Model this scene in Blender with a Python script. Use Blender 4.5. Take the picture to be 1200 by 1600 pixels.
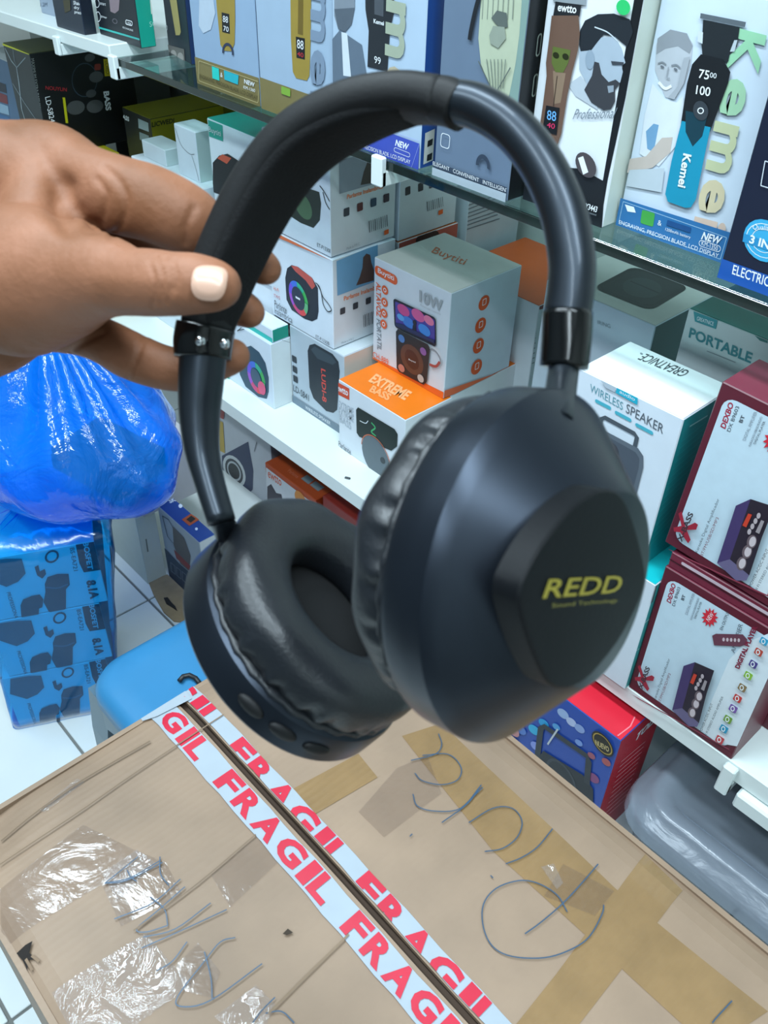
import bpy, bmesh, math, random
import numpy as np
from mathutils import Vector, Matrix
random.seed(7)
for o in list(bpy.data.objects):
    bpy.data.objects.remove(o)
COL = bpy.context.scene.collection
SC = bpy.context.scene

# ------------------------------------------------------------------ camera
CAMH = 1.35                       # camera height above the floor; X along the shelf, Y into it
FPX = 1387.0                      # focal length in pixels of the 1200x1600 frame
_d = np.array([-52, 1700, FPX]); _a = np.array([-1665, -1183, FPX])
_Z = -_d/np.linalg.norm(_d); _X = -_a/np.linalg.norm(_a)
_X = _X-_Z*(_X@_Z); _X /= np.linalg.norm(_X); _Y = np.cross(_Z, _X)
RW = np.stack([_X, _Y, _Z])       # world = RW @ cam (cam: x right, y down, z forward)
CP = np.array([0, 0, CAMH])
cd = bpy.data.cameras.new('camera'); cam = bpy.data.objects.new('camera', cd); COL.objects.link(cam)
cd.sensor_fit = 'VERTICAL'; cd.sensor_height = 32.0; cd.lens = FPX/1600*32.0
cd.clip_start = .02; cd.clip_end = 50
m = Matrix.Identity(4)
for i in range(3):
    m[i][0] = RW[i, 0]; m[i][1] = -RW[i, 1]; m[i][2] = -RW[i, 2]; m[i][3] = CP[i]
cam.matrix_world = m
SC.camera = cam
cd.dof.use_dof = True; cd.dof.focus_distance = 1.15; cd.dof.aperture_fstop = 27.74/1.1   # 1.1 mm pupil

# ------------------------------------------------------------------ light
w = bpy.data.worlds.new('world'); SC.world = w; w.use_nodes = True
bg = w.node_tree.nodes['Background']; bg.inputs[0].default_value = (.62, .76, 1, 1); bg.inputs[1].default_value = .26
def area(name, loc, sx, sy, power, color=(.76, .91, 1.0)):
    l = bpy.data.lights.new(name, 'AREA'); l.shape = 'RECTANGLE'; l.size = sx; l.size_y = sy
    l.energy = power; l.color = color
    o = bpy.data.objects.new(name, l); COL.objects.link(o); o.location = loc
    return o
area('ceiling_tube_light', (-1.05, .14, 2.62), 1.25, .22, 31)
area('ceiling_tube_light', (.45, .14, 2.62), 1.25, .22, 25)
area('ceiling_tube_light', (-.9, -.75, 2.62), 1.25, .16, 21)
area('ceiling_tube_light', (.55, -.75, 2.62), 1.25, .16, 19)
vs = SC.view_settings
vs.view_transform = 'Standard'; vs.look = 'None'; vs.gamma = 1; vs.use_curve_mapping = False
vs.exposure = 0.38

# ------------------------------------------------------------------ helpers: pixels and points
def ray(u, v):
    return RW @ np.array([(u-600)/FPX, (v-800)/FPX, 1.0])
def cam2w(c):
    return CP + RW @ np.array(c, float)
def px3(u, v, depth):             # point seen at a pixel, at a given depth in front of the camera
    return CP + ray(u, v)*depth
def onz(u, v, z):                 # on the horizontal plane z (world)
    r = ray(u, v); return CP + r*((z-CAMH)/r[2])
def onplane(u, v, O, N):
    r = ray(u, v); return CP + r*(np.dot(np.array(O)-CP, N)/np.dot(r, N))

# ------------------------------------------------------------------ helpers: materials
def lin(h):
    h = h.lstrip('#'); c = [int(h[i:i+2], 16)/255 for i in (0, 2, 4)]
    return tuple(x/12.92 if x <= .04045 else ((x+.055)/1.055)**2.4 for x in c)+(1,)
MATS = {}
def M(hexc, rough=.55, metal=0, noise=.05, scale=40, bump=0, bscale=200, coat=0, spec=.5, key=''):
    k = (hexc, rough, metal, noise, scale, bump, bscale, coat, spec, key)
    if k in MATS: return MATS[k]
    mt = bpy.data.materials.new('mat_'+hexc.lstrip('#')+key); mt.use_nodes = True
    nt = mt.node_tree; b = nt.nodes['Principled BSDF']
    b.inputs['Roughness'].default_value = rough; b.inputs['Metallic'].default_value = metal
    b.inputs['Coat Weight'].default_value = coat; b.inputs['Specular IOR Level'].default_value = spec
    c = lin(hexc)
    tc = nt.nodes.new('ShaderNodeTexCoord')
    if noise:
        n = nt.nodes.new('ShaderNodeTexNoise'); n.inputs['Scale'].default_value = scale; n.inputs['Detail'].default_value = 4
        nt.links.new(tc.outputs['Object'], n.inputs['Vector'])
        r = nt.nodes.new('ShaderNodeValToRGB')
        r.color_ramp.elements[0].position = .3; r.color_ramp.elements[1].position = .7
        r.color_ramp.elements[0].color = tuple(x*(1-noise) for x in c[:3])+(1,)
        r.color_ramp.elements[1].color = tuple(min(1, x*(1+noise)) for x in c[:3])+(1,)
        nt.links.new(n.outputs['Fac'], r.inputs['Fac']); nt.links.new(r.outputs['Color'], b.inputs['Base Color'])
    else:
        b.inputs['Base Color'].default_value = c
    if bump:
        n2 = nt.nodes.new('ShaderNodeTexNoise'); n2.inputs['Scale'].default_value = bscale; n2.inputs['Detail'].default_value = 3
        nt.links.new(tc.outputs['Object'], n2.inputs['Vector'])
        bp = nt.nodes.new('ShaderNodeBump'); bp.inputs['Strength'].default_value = bump; bp.inputs['Distance'].default_value = .002
        nt.links.new(n2.outputs['Fac'], bp.inputs['Height']); nt.links.new(bp.outputs['Normal'], b.inputs['Normal'])
    MATS[k] = mt; return mt
def INK(h): return M(h, .42, 0, .03, 60, key='_print')
def BOARD(h): return M(h, .38, 0, .03, 25, bump=.04, bscale=60, key='_board')
def film(name, tint, gloss_col, trans, rough, body=None, bump=0, bscale=20):
    """thin see-through plastic: tinted transparency, some body colour and a glossy coat"""
    mt = bpy.data.materials.new(name); mt.use_nodes = True; nt = mt.node_tree; nt.nodes.clear()
    out = nt.nodes.new('ShaderNodeOutputMaterial'); mix = nt.nodes.new('ShaderNodeMixShader'); mix.inputs[0].default_value = 1-trans
    t = nt.nodes.new('ShaderNodeBsdfTransparent'); t.inputs[0].default_value = tint+(1,)
    p = nt.nodes.new('ShaderNodeBsdfPrincipled'); p.inputs['Base Color'].default_value = (body or tint)+(1,)
    p.inputs['Roughness'].default_value = .6; p.inputs['Specular IOR Level'].default_value = .1
    g = nt.nodes.new('ShaderNodeBsdfGlossy'); g.inputs['Roughness'].default_value = rough; g.inputs['Color'].default_value = (.95, .97, 1, 1)
    fr = nt.nodes.new('ShaderNodeLayerWeight'); fr.inputs['Blend'].default_value = .5
    pw = nt.nodes.new('ShaderNodeMath'); pw.operation = 'POWER'; pw.inputs[1].default_value = 5
    ad = nt.nodes.new('ShaderNodeMath'); ad.operation = 'MULTIPLY_ADD'; ad.use_clamp = True; ad.inputs[1].default_value = .75; ad.inputs[2].default_value = .045
    m2 = nt.nodes.new('ShaderNodeMixShader')
    nt.links.new(fr.outputs['Facing'], pw.inputs[0]); nt.links.new(pw.outputs[0], ad.inputs[0]); nt.links.new(ad.outputs[0], m2.inputs[0])
    nt.links.new(t.outputs[0], mix.inputs[1]); nt.links.new(p.outputs[0], mix.inputs[2])
    nt.links.new(mix.outputs[0], m2.inputs[1]); nt.links.new(g.outputs[0], m2.inputs[2]); nt.links.new(m2.outputs[0], out.inputs[0])
    if bump:
        tc = nt.nodes.new('ShaderNodeTexCoord'); n = nt.nodes.new('ShaderNodeTexNoise'); n.inputs['Scale'].default_value = bscale
        n.inputs['Detail'].default_value = 5; n.inputs['Distortion'].default_value = 1.2
        nt.links.new(tc.outputs['Object'], n.inputs['Vector'])
        bp = nt.nodes.new('ShaderNodeBump'); bp.inputs['Strength'].default_value = bump; bp.inputs['Distance'].default_value = .02
        nt.links.new(n.outputs['Fac'], bp.inputs['Height']); nt.links.new(bp.outputs['Normal'], p.inputs['Normal']); nt.links.new(bp.outputs['Normal'], g.inputs['Normal'])
    return mt

# ------------------------------------------------------------------ helpers: objects
def link(name, me, parent=None, mats=(), smooth=False):
    for mt in mats: me.materials.append(mt)
    if smooth:
        me.polygons.foreach_set('use_smooth', [True]*len(me.polygons))
    o = bpy.data.objects.new(name, me); COL.objects.link(o)
    if parent: o.parent = parent
    return o
def mesh(name, verts, faces, mat, parent=None, smooth=False):
    me = bpy.data.meshes.new(name); me.from_pydata([tuple(map(float, v)) for v in verts], [], faces); me.update()
    bm = bmesh.new(); bm.from_mesh(me); bmesh.ops.recalc_face_normals(bm, faces=bm.faces); bm.to_mesh(me); bm.free()
    return link(name, me, parent, [mat], smooth)
def bmobj(name, bm, mat, parent=None, smooth=False):
    bmesh.ops.recalc_face_normals(bm, faces=bm.faces)
    me = bpy.data.meshes.new(name); bm.to_mesh(me); bm.free()
    return link(name, me, parent, mat if isinstance(mat, (list, tuple)) else [mat], smooth)
def bbox_bm(bm, x0, y0, z0, x1, y1, z1, bev=0, seg=1):
    b2 = bmesh.new(); bmesh.ops.create_cube(b2, size=1)
    for v in b2.verts:
        v.co = Vector((x0+(v.co.x+.5)*(x1-x0), y0+(v.co.y+.5)*(y1-y0), z0+(v.co.z+.5)*(z1-z0)))
    if bev: bmesh.ops.bevel(b2, geom=b2.edges[:], offset=bev, segments=seg, affect='EDGES')
    me = bpy.data.meshes.new('t'); b2.to_mesh(me); b2.free(); bm.from_mesh(me); bpy.data.meshes.remove(me)
def boxo(name, x0, y0, z0, x1, y1, z1, mat, parent=None, bev=.0015, seg=1, smooth=False):
    bm = bmesh.new(); bbox_bm(bm, x0, y0, z0, x1, y1, z1, bev, seg); return bmobj(name, bm, mat, parent, smooth)
def tag(o, label, cat=None, group=None, kind=None):
    if label: o['label'] = label
    if cat: o['category'] = cat
    if group: o['group'] = group
    if kind: o['kind'] = kind
    return o
def empty(name, loc, rz=0):
    o = bpy.data.objects.new(name, None); COL.objects.link(o); o.location = tuple(map(float, loc)); o.rotation_euler = (0, 0, rz)
    o.empty_display_size = .02
    return o
def structure(o): o['kind'] = 'structure'; return o
def sweep(pts, secs, closed_ends=True):
    """pts: list of (centre, axisA, axisB); secs: list of 2D rings (same count) -> verts, faces"""
    V = []; F = []; n = len(secs[0])
    for (c, A, B), s in zip(pts, secs):
        for (p, q) in s: V.append(np.array(c)+np.array(A)*p+np.array(B)*q)
    for i in range(len(pts)-1):
        for j in range(n):
            k = (j+1) % n; F.append((i*n+j, i*n+k, (i+1)*n+k, (i+1)*n+j))
    if closed_ends:
        F.append(tuple(range(n))[::-1]); F.append(tuple((len(pts)-1)*n+j for j in range(n)))
    return V, F
def catmull(P, n):
    P = [np.array(p, float) for p in P]; P = [2*P[0]-P[1]]+P+[2*P[-1]-P[-2]]
    out = []
    for i in range(1, len(P)-2):
        for k in range(n):
            t = k/n; a, b, c, d = P[i-1:i+3]
            out.append(.5*((2*b)+(c-a)*t+(2*a-5*b+4*c-d)*t*t+(3*b-a-3*c+d)*t**3))
    out.append(P[-2]); return out
def tube(name, pts, r, mat, parent=None, n=8, smooth=True):
    pts = [np.array(p, float) for p in pts]; fr = []
    up = np.array([.13, .2, .97]); rs = r if hasattr(r, '__len__') else [r]*len(pts)
    for i, p in enumerate(pts):
        t = pts[min(i+1, len(pts)-1)]-pts[max(i-1, 0)]; t = t/(np.linalg.norm(t)+1e-12)
        A = np.cross(t, up); A /= (np.linalg.norm(A)+1e-12); fr.append((p, A, np.cross(t, A)))
    secs = [[(q*math.cos(2*math.pi*j/n), q*math.sin(2*math.pi*j/n)) for j in range(n)] for q in rs]
    V, F = sweep(fr, secs); return mesh(name, V, F, mat, parent, smooth)
def rrect_pts(x0, y0, x1, y1, r, n=5):
    P = []
    for (cx, cy, a0) in ((x1-r, y1-r, 0), (x0+r, y1-r, 90), (x0+r, y0+r, 180), (x1-r, y0+r, 270)):
        for k in range(n+1):
            a = math.radians(a0+90*k/n); P.append((cx+r*math.cos(a), cy+r*math.sin(a)))
    return P
def loft(name, rings, mat, parent=None, smooth=True, cap0=True, cap1=True):
    """rings: list of lists of 3D points"""
    V = [p for r in rings for p in r]; n = len(rings[0]); F = []
    for i in range(len(rings)-1):
        for j in range(n): F.append((i*n+j, i*n+(j+1) % n, (i+1)*n+(j+1) % n, (i+1)*n+j))
    if cap0: F.append(tuple(range(n)))
    if cap1: F.append(tuple((len(rings)-1)*n+j for j in range(n)))
    return mesh(name, V, F, mat, parent, smooth)

# text -> unit-box triangles (cached)
_TX = {}
def text_geo(s, bold=0, shear=0):
    k = (s, bold, shear)
    if k in _TX: return _TX[k]
    c = bpy.data.curves.new('t', 'FONT'); c.body = s; c.resolution_u = 3; c.offset = bold; c.shear = shear; c.fill_mode = 'FRONT'
    o = bpy.data.objects.new('t', c); COL.objects.link(o)
    dg = bpy.context.evaluated_depsgraph_get(); me = bpy.data.meshes.new_from_object(o.evaluated_get(dg))
    V = [(v.co.x, v.co.y) for v in me.vertices]; F = [tuple(p.vertices) for p in me.polygons]
    bpy.data.objects.remove(o); bpy.data.curves.remove(c); bpy.data.meshes.remove(me)
    xs = [v[0] for v in V]; ys = [v[1] for v in V]; x0, x1, y0, y1 = min(xs), max(xs), min(ys), max(ys)
    V = [((x-x0)/(x1-x0), (y-y0)/(y1-y0)) for x, y in V]
    _TX[k] = (V, F); return V, F
for _s in ():
    text_geo(_s)

class Sheet:
    """a flat face in 3D on which flat print lies; O,U,V in world, wlim x hlim the face's size; prints become children of parent"""
    def __init__(s, parent, O, U, V, lim=None, e0=.0004):
        s.parent = parent; s.O = np.array(O, float); s.U = np.array(U, float); s.V = np.array(V, float)
        s.N = np.cross(s.U, s.V); s.lim = lim; s.k = 0; s.e0 = e0
        s.inv = None
    def uv(s, px):
        P = onplane(px[0], px[1], s.O, s.N)-s.O; return np.array([P@s.U, P@s.V])
    def put(s, name, pts, faces, mat, label=None):
        """pts in face metres"""
        s.k += 1; e = s.e0+.00012*s.k
        bm = bmesh.new(); vs_ = [bm.verts.new((p[0], p[1], 0)) for p in pts]
        for f in faces:
            try: bm.faces.new([vs_[i] for i in f])
            except ValueError: pass
        if s.lim:
            for co, no in (((0, 0, 0), (-1, 0, 0)), ((0, 0, 0), (0, -1, 0)), ((s.lim[0], 0, 0), (1, 0, 0)), ((0, s.lim[1], 0), (0, 1, 0))):
                bmesh.ops.bisect_plane(bm, geom=bm.verts[:]+bm.edges[:]+bm.faces[:], plane_co=co, plane_no=no, clear_outer=True)
        if not bm.faces: bm.free(); return None
        for f in bm.faces:
            f.normal_update()
            if f.normal.z < 0: f.normal_flip()
        mi = s.to_local
        for v in bm.verts:
            P = s.O+s.U*v.co.x+s.V*v.co.y+s.N*e
            v.co = mi @ Vector(P)
        me = bpy.data.meshes.new(name); bm.to_mesh(me); bm.free()
        o = link(name, me, s.parent, [mat])
        if label: o['label'] = label
        return o
    @property
    def to_local(s):
        if s.inv is None:
            p = s.parent; m_ = Matrix.Identity(4)
            chain = []
            while p: chain.append(p); p = p.parent
            for q in reversed(chain): m_ = m_ @ Matrix.LocRotScale(q.location, q.rotation_euler, q.scale)
            s.inv = m_.inverted()
        return s.inv
    # --- shapes by photograph pixels
    def poly(s, name, pts, mat): 
        return s.put(name, [s.uv(p) for p in pts], [tuple(range(len(pts)))], mat)
    def aff(s, p0, p1, p2):
        a, b, c = s.uv(p0), s.uv(p1), s.uv(p2); return a, b-a, c-a
    def text(s, name, txt, p0, p1, p2, mat, bold=0, shear=0):
        V, F = text_geo(txt, bold, shear); a, b, c = s.aff(p0, p1, p2)
        return s.put(name, [a+b*x+c*y for x, y in V], F, mat)
    def ell(s, name, c, rx, ry, mat, n=20, ring=0, a0=0, a1=360):
        a, b, d = s.aff(c, rx, ry); full = (a1-a0) >= 360
        ang = [math.radians(a0+(a1-a0)*k/n) for k in range(n if full else n+1)]
        P = [a+b*math.cos(t)+d*math.sin(t) for t in ang]
        if not ring: return s.put(name, P, [tuple(range(len(P)))], mat)
        Q = [a+(b*math.cos(t)+d*math.sin(t))*ring for t in ang]; m_ = len(P)
        return s.put(name, P+Q, [(k, (k+1) % m_, m_+(k+1) % m_, m_+k) for k in range(m_ if full else m_-1)], mat)
    def rr(s, name, p0, p1, p2, r, mat, ring=0):
        a, b, c = s.aff(p0, p1, p2); W = np.linalg.norm(b); H = np.linalg.norm(c)
        def R(i): return [a+b*(x/W)+c*(y/H) for x, y in rrect_pts(i, i, W-i, H-i, max(.0002, min(r, W/2.01, H/2.01)-i*.5), 4)]
        P = R(0)
        if not ring: return s.put(name, P, [tuple(range(len(P)))], mat)
        Q = R(ring); m_ = len(P)
        return s.put(name, P+Q, [(k, (k+1) % m_, m_+(k+1) % m_, m_+k) for k in range(m_)], mat)
    def line(s, name, pts, wd, mat, smooth=4):
        P = [s.uv(p) for p in pts]
        if len(P) > 2: P = catmull(P, smooth)
        V = []; F = []
        for i, p in enumerate(P):
            t = P[min(i+1, len(P)-1)]-P[max(i-1, 0)]; t = t/(np.linalg.norm(t)+1e-9); nn = np.array([-t[1], t[0]])
            V += [p+nn*wd/2, p-nn*wd/2]
        for i in range(len(P)-1): F.append((2*i, 2*i+1, 2*i+3, 2*i+2))
        return s.put(name, V, F, mat)
    # --- by face fractions
    def frect(s, name, s0, t0, s1, t1, mat, r=0):
        W, H = s.lim
        P = rrect_pts(s0*W, t0*H, s1*W, t1*H, r, 4) if r else [(s0*W, t0*H), (s1*W, t0*H), (s1*W, t1*H), (s0*W, t1*H)]
        return s.put(name, P, [tuple(range(len(P)))], mat)
    def ftext(s, name, txt, s0, t0, s1, t1, mat, bold=0, shear=0):
        W, H = s.lim; V, F = text_geo(txt, bold, shear)
        return s.put(name, [((s0+(s1-s0)*x)*W, (t0+(t1-t0)*y)*H) for x, y in V], F, mat)

class Box:
    """a carton: front-left-bottom corner at (x,y,z rel. to camera height), width w, depth d, height h"""
    def __init__(b, name, label, x, y, z, w, d, h, front='#d6dee4', right=None, top=None, rz=0, group=None, flap=True, cat='box', bev=.0012, ry=0):
        b.w, b.d, b.h = w, d, h
        b.root = empty(name, (x, y, z+CAMH), math.radians(rz)); tag(b.root, label, cat, group)
        right = right or front; top = top or front
        bm = bmesh.new(); bbox_bm(bm, 0, 0, 0, w, d, h, bev, 1)
        bm.normal_update()
        for f in bm.faces:
            n = f.normal
            f.material_index = 1 if n.x > .8 else (2 if n.z > .8 else (3 if n.x < -.8 else 0))
        b.body = bmobj('body', bm, [BOARD(front), BOARD(right), BOARD(top), BOARD(right)], b.root)
        e = .0004; eh = h+.0009 if flap else h
        if flap:
            boxo('lid_flap', .0012, .0008, h-.0004, w-.0012, d-.004, h+.0008, BOARD(top), b.root, .0003)
        c, s_ = math.cos(math.radians(rz)), math.sin(math.radians(rz))
        ux = np.array([c, s_, 0]); uy = np.array([-s_, c, 0]); uz = np.array([0, 0, 1.]); O = np.array([x, y, z+CAMH])
        b.front = Sheet(b.root, O, ux, uz, (w, h)); b.right = Sheet(b.root, O+ux*w, uy, uz, (d, h))
        b.top = Sheet(b.root, O+uz*eh, ux, uy, (w, d)); b.left = Sheet(b.root, O+uy*d, -uy, uz, (d, h))

# ------------------------------------------------------------------ the room
FZ = 0.0
grout = M('#6d6f6c', .8, noise=.15, scale=8)
fl = structure(boxo('floor', -3.2, -1.4, -.06, 1.6, 1.56, -.004, grout, bev=0))
tile_mat = M('#cfd6d6', .25, noise=.05, scale=6, coat=.3)
tm = None
for i in range(-7, 8):
    for j in range(-5, 5):
        x0 = -1.31+.3*i; y0 = .272+.289*j
        if x0 < -3 or x0 > 1.2: continue
        if tm is None:
            t = boxo('tile', .0025, .0025, -.006, .2975, .2865, 0, tile_mat, fl, .001); tm = t.data
        else:
            t = bpy.data.objects.new('tile', tm); COL.objects.link(t); t.parent = fl
        t.location = (x0, y0, 0)
wallm = M('#c9cdc8', .7, noise=.04, scale=5, bump=.1, bscale=90)
structure(boxo('wall_back', -3.2, 1.48, 0, 1.6, 1.56, 2.75, wallm, bev=0))
structure(boxo('wall_front', -3.2, -1.48, 0, 1.6, -1.40, 2.75, M('#5d6468', .7, noise=.2, scale=4), bev=0))
structure(boxo('wall_left', -3.28, -1.4, 0, -3.2, 1.48, 2.75, wallm, bev=0))
structure(boxo('wall_right', 1.6, -1.4, 0, 1.68, 1.48, 2.75, wallm, bev=0))
structure(boxo('ceiling', -3.2, -1.4, 2.70, 1.6, 1.48, 2.78, M('#e4e8e8', .7), bev=0))

shelf_white = M('#dfe9e8', .32, noise=.03, scale=4, coat=.15)
SZ = -1.0+CAMH
sh = empty('white_shelf', (-1.2, .842, SZ)); tag(sh, 'long white shelf board carrying the boxed speakers below the glass shelf', 'shelf')
boxo('board', -1.5, 0, -.034, 1.6, .636, 0, shelf_white, sh, .002)
for xx in (-1.4, -.4, 1.01, 1.5):                       # wall brackets
    bm = bmesh.new(); bbox_bm(bm, xx-.009, -.012, -.055, xx+.009, .63, -.034, .002); bbox_bm(bm, xx-.009, -.014, -.055, xx+.009, -.001, -.002, .002)
    bmobj('bracket', bm, shelf_white, sh)
boxo('front_rail', 1.03, -.012, -.064, 1.6, .012, -.036, shelf_white, sh, .003)

gm = film('shelf_glass', (.74, .86, .84), (1, 1, 1), .93, .03, body=(.06, .12, .12))
ge = M('#081a17', .15, noise=.5, scale=60, coat=.6)
GZ = -.392+CAMH
gs = empty('glass_shelf', (-1.63, .842, GZ)); tag(gs, 'clear glass shelf with dark green edge carrying the hair clipper boxes', 'shelf')
boxo('pane', 0, .0035, -.012, 2.6, .60, 0, gm, gs, .0006)
boxo('edge_strip', 0, 0, -.012, 2.6, .0033, 0, ge, gs, .0006)
for xx in (-1.655, -.912, -.1, .6):
    bm = bmesh.new(); l = xx+1.63
    if xx == -1.655: l = .0
    bbox_bm(bm, l-.010, -.010, -.034, l+.012, .636, -.0125, .002); bbox_bm(bm, l-.010, -.012, -.034, l+.012, -.001, .006, .002)
    bmobj('bracket', bm, shelf_white, gs)
us = empty('upper_shelf', (-1.65, .842, -.398+CAMH)); us.rotation_euler = (0, math.radians(-1.5), 0)
tag(us, 'short white shelf board meeting the left end of the glass shelf', 'shelf')
boxo('board', -1.2, 0, 0, 0, .636, .024, shelf_white, us, .002)
bm = bmesh.new(); bbox_bm(bm, -.215, -.006, -.022, -.195, .63, -.001, .002); bbox_bm(bm, -.215, -.009, -.022, -.195, .0, .012, .002)
bmobj('bracket', bm, shelf_white, us)

# ------------------------------------------------------------------ boxes on the glass shelf
W_, K_, OR_, GRY = INK('#e8eef2'), INK('#14171c'), INK('#e2622a'), INK('#8b949c')
TEAL, CY, RED_, NAVY = INK('#1fa39a'), INK('#2fc3cf'), INK('#c0303a'), INK('#1c2a4a')
GOLD, DGOLD, SILV = INK('#9a8438'), INK('#7c7146'), INK('#aab4ba')
gz = -.3918
GRP = 'clipper boxes lined up on the glass shelf'
def kemei_letters(s, cols, p0, p1, p2):
    """the five big letters down the right side, reading downward"""
    p0, p1, p2 = map(np.array, (p0, p1, p2)); cuts = [(0, .22), (.25, .44), (.48, .73), (.77, .94), (.97, 1.03)]
    for ch, c, (a, b) in zip('Kemei', cols, cuts):
        d = p1-p0; q = p2-p0; k = 1.0 if ch in 'Ki' else .78
        s.text('letter', ch, tuple(p0+d*a), tuple(p0+d*b), tuple(p0+d*a+q*k), INK(c), bold=.03)

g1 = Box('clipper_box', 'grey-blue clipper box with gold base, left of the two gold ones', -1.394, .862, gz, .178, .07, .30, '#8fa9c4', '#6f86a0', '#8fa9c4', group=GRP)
f = g1.front
f.poly('base_band', [(300, 87), (411, 124), (412, 175), (300, 128)], DGOLD)
f.poly('portrait', [(312, 0), (334, 0), (337, 20), (330, 46), (318, 52), (311, 40)], INK('#b6c6d6'))
f.poly('clipper_picture', [(336, -30), (367, -30), (368, 30), (367, 68), (362, 80), (351, 79), (345, 70), (340, 20)], GOLD)
f.poly('screen_picture', [(347, 19), (359, 22), (360, 53), (348, 50)], K_)
f.text('digits', '88', (349, 34), (357, 36), (349, 24), W_)
f.text('digits', '70', (350, 48), (358, 50), (350, 40), W_)
f.ell('hook_picture', (357, 82), (366, 84), (357, 97), INK('#2b3550'), ring=.7, a0=-190, a1=10)
f.poly('battery_icon', [(332, 103), (343, 107), (344, 126), (333, 122)], INK('#20c9bd'))
f.text('ampersand', '&', (345.5, 120), (349, 121), (345.5, 113), W_)
f.poly('battery_icon', [(351, 109), (374, 117), (373, 132), (352, 124)], INK('#20aebd'))
f.text('model_lettering', 'NEW', (383, 130), (399, 136), (383, 123), W_, bold=.02)
f.text('model_lettering', 'KM-1360', (382, 138), (400, 144), (382, 133), W_)
f.text('slogan', 'ENGRAVING, PRECISION BLADE, LCD DISPLAY', (313, 122), (404, 157), (313, 115), INK('#443d1e'))
f.rr('frame_line', (312, 126), (405, 161), (312, 94), .003, INK('#c4b98a'), ring=.0007)

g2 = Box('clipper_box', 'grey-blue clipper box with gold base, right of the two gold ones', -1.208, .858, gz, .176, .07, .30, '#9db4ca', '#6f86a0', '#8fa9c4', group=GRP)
f = g2.front
f.poly('base_band', [(405, 120), (530, 164), (530, 225), (405, 168)], DGOLD)
f.poly('clipper_picture', [(454, -40), (487, -40), (486, 60), (484, 118), (480, 126), (463, 122), (458, 112), (455, 60)], GOLD)
f.poly('handle_stripe', [(467, -40), (475, -40), (474, 55), (466, 53)], INK('#6d5a22'))
f.poly('screen_picture', [(463, 57), (477, 60), (477, 93), (464, 90)], K_)
f.text('digits', '88', (465, 75), (475, 78), (465, 61), W_)
f.text('digits', '40', (465.5, 87), (475, 90), (465.5, 80), RED_)
kemei_letters(f, ['#7a8da3']*5, (487, -175), (486, 150), (517, -168))
f.rr('sticker', (441, 146), (455, 151), (441, 134), .002, INK('#7da83c'))

g3 = Box('clipper_box', 'pale clipper box with a man in a suit, violet-blue base and blue side', -1.026, .852, gz, .177, .055, .30, '#adc2d6', '#1f4a94', '#adc2d6', group=GRP)
f = g3.front
f.poly('suit_picture', [(519, 62), (532, 46), (548, 58), (566, 70), (574, 120), (574, 160), (519, 140)], INK('#5f6f80'))
f.poly('shirt_picture', [(534, 50), (543, 52), (549, 120), (537, 118)], INK('#ced8e0'))
f.poly('portrait', [(523, -40), (555, -40), (555, 10), (550, 38), (540, 50), (529, 45), (523, 25)], INK('#7d8894'))
f.poly('beard_picture', [(523, 14), (555, 12), (550, 38), (540, 50), (529, 45)], INK('#55606c'))
f.poly('clipper_picture', [(571, -40), (617, -40), (616, 20), (610, 48), (606, 112), (575, 104), (577, 48), (572, 15)], INK('#23282f'))
f.poly('grille_picture', [(586, -20), (601, -20), (600, 26), (586, 22)], INK('#4a5058'))
f.text('brand_lettering', 'Kemei', (585, 36), (601, 40), (585, 29), W_, bold=.02)
f.text('digits', '99', (586, 98), (596, 101), (586, 87), W_)
kemei_letters(f, ['#8fb5a8', '#95b3a0', '#a0ab98', '#b5aa90', '#b5a890'], (610, -170), (600, 180), (650, -160))
f.poly('base_band', [(515, 172), (668, 228), (655, 275), (512, 212)], INK('#3c4fb0'))
f.text('new_lettering', 'NEW', (619, 227), (640, 235), (620, 217), W_, bold=.03, shear=.2)
f.rr('model_pill', (617, 236), (642, 246), (618, 229), .003, W_, ring=.0006)
f.text('slogan', 'ENGRAVING, PRECISION BLADE, LCD DISPLAY', (540, 222), (643, 257), (540, 215), W_)
f.rr('frame_line', (530, 220), (645, 262), (540, 180), .002, INK('#9aa6e0'), ring=.0006)
g3.right.poly('side_panel_print', [(664, 208), (679, 201), (676, 250), (661, 257)], INK('#c9d0cc'))
g3.right.poly('clipper_icon', [(668, 220), (676, 216), (675, 226), (667, 230)], K_)
g3.right.poly('clipper_icon', [(667, 242), (675, 238), (674, 249), (666, 252)], K_)

g4 = Box('clipper_box', 'dull grey clipper box with a pale carved clipper and black side', -.824, .854, gz, .128, .05, .30, '#66788e', '#15181c', '#66788e', group=GRP)
f = g4.front
f.poly('shade_print', [(780, -30), (845, -30), (815, 170), (800, 190), (790, 60)], INK('#7f9a94'))
f.poly('clipper_picture', [(754, -30), (818, -30), (812, 55), (806, 100), (796, 150), (786, 165), (772, 150), (752, 100), (748, 60)], INK('#b2bca4'))
for k in range(7):
    f.line('groove_line', [(757+8*k, -25), (754+8*k, 30)], .0011, INK('#7d877c'))
f.poly('carved_hair', [(769, 28), (778, 16), (793, 20), (795, 42), (784, 44), (775, 36)], INK('#5b6460'))
f.poly('carved_face', [(772, 40), (790, 42), (792, 60), (780, 75), (768, 68), (766, 55)], INK('#8f998c'))
for k in range(6):
    f.line('groove_line', [(762+6*k, 92), (768+4*k, 138)], .0012, INK('#6f7a70'))
f.line('cord_picture', [(752, -10), (744, 20), (738, 48), (736, 62)], .006, INK('#1c2026'))
f.line('chevron_line', [(750, 95), (775, 148), (800, 105)], .0016, INK('#5b6460'), 1)
f.rr('battery_icon', (690, 228), (704, 233), (692, 206), .004, W_, ring=.0008)
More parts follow.
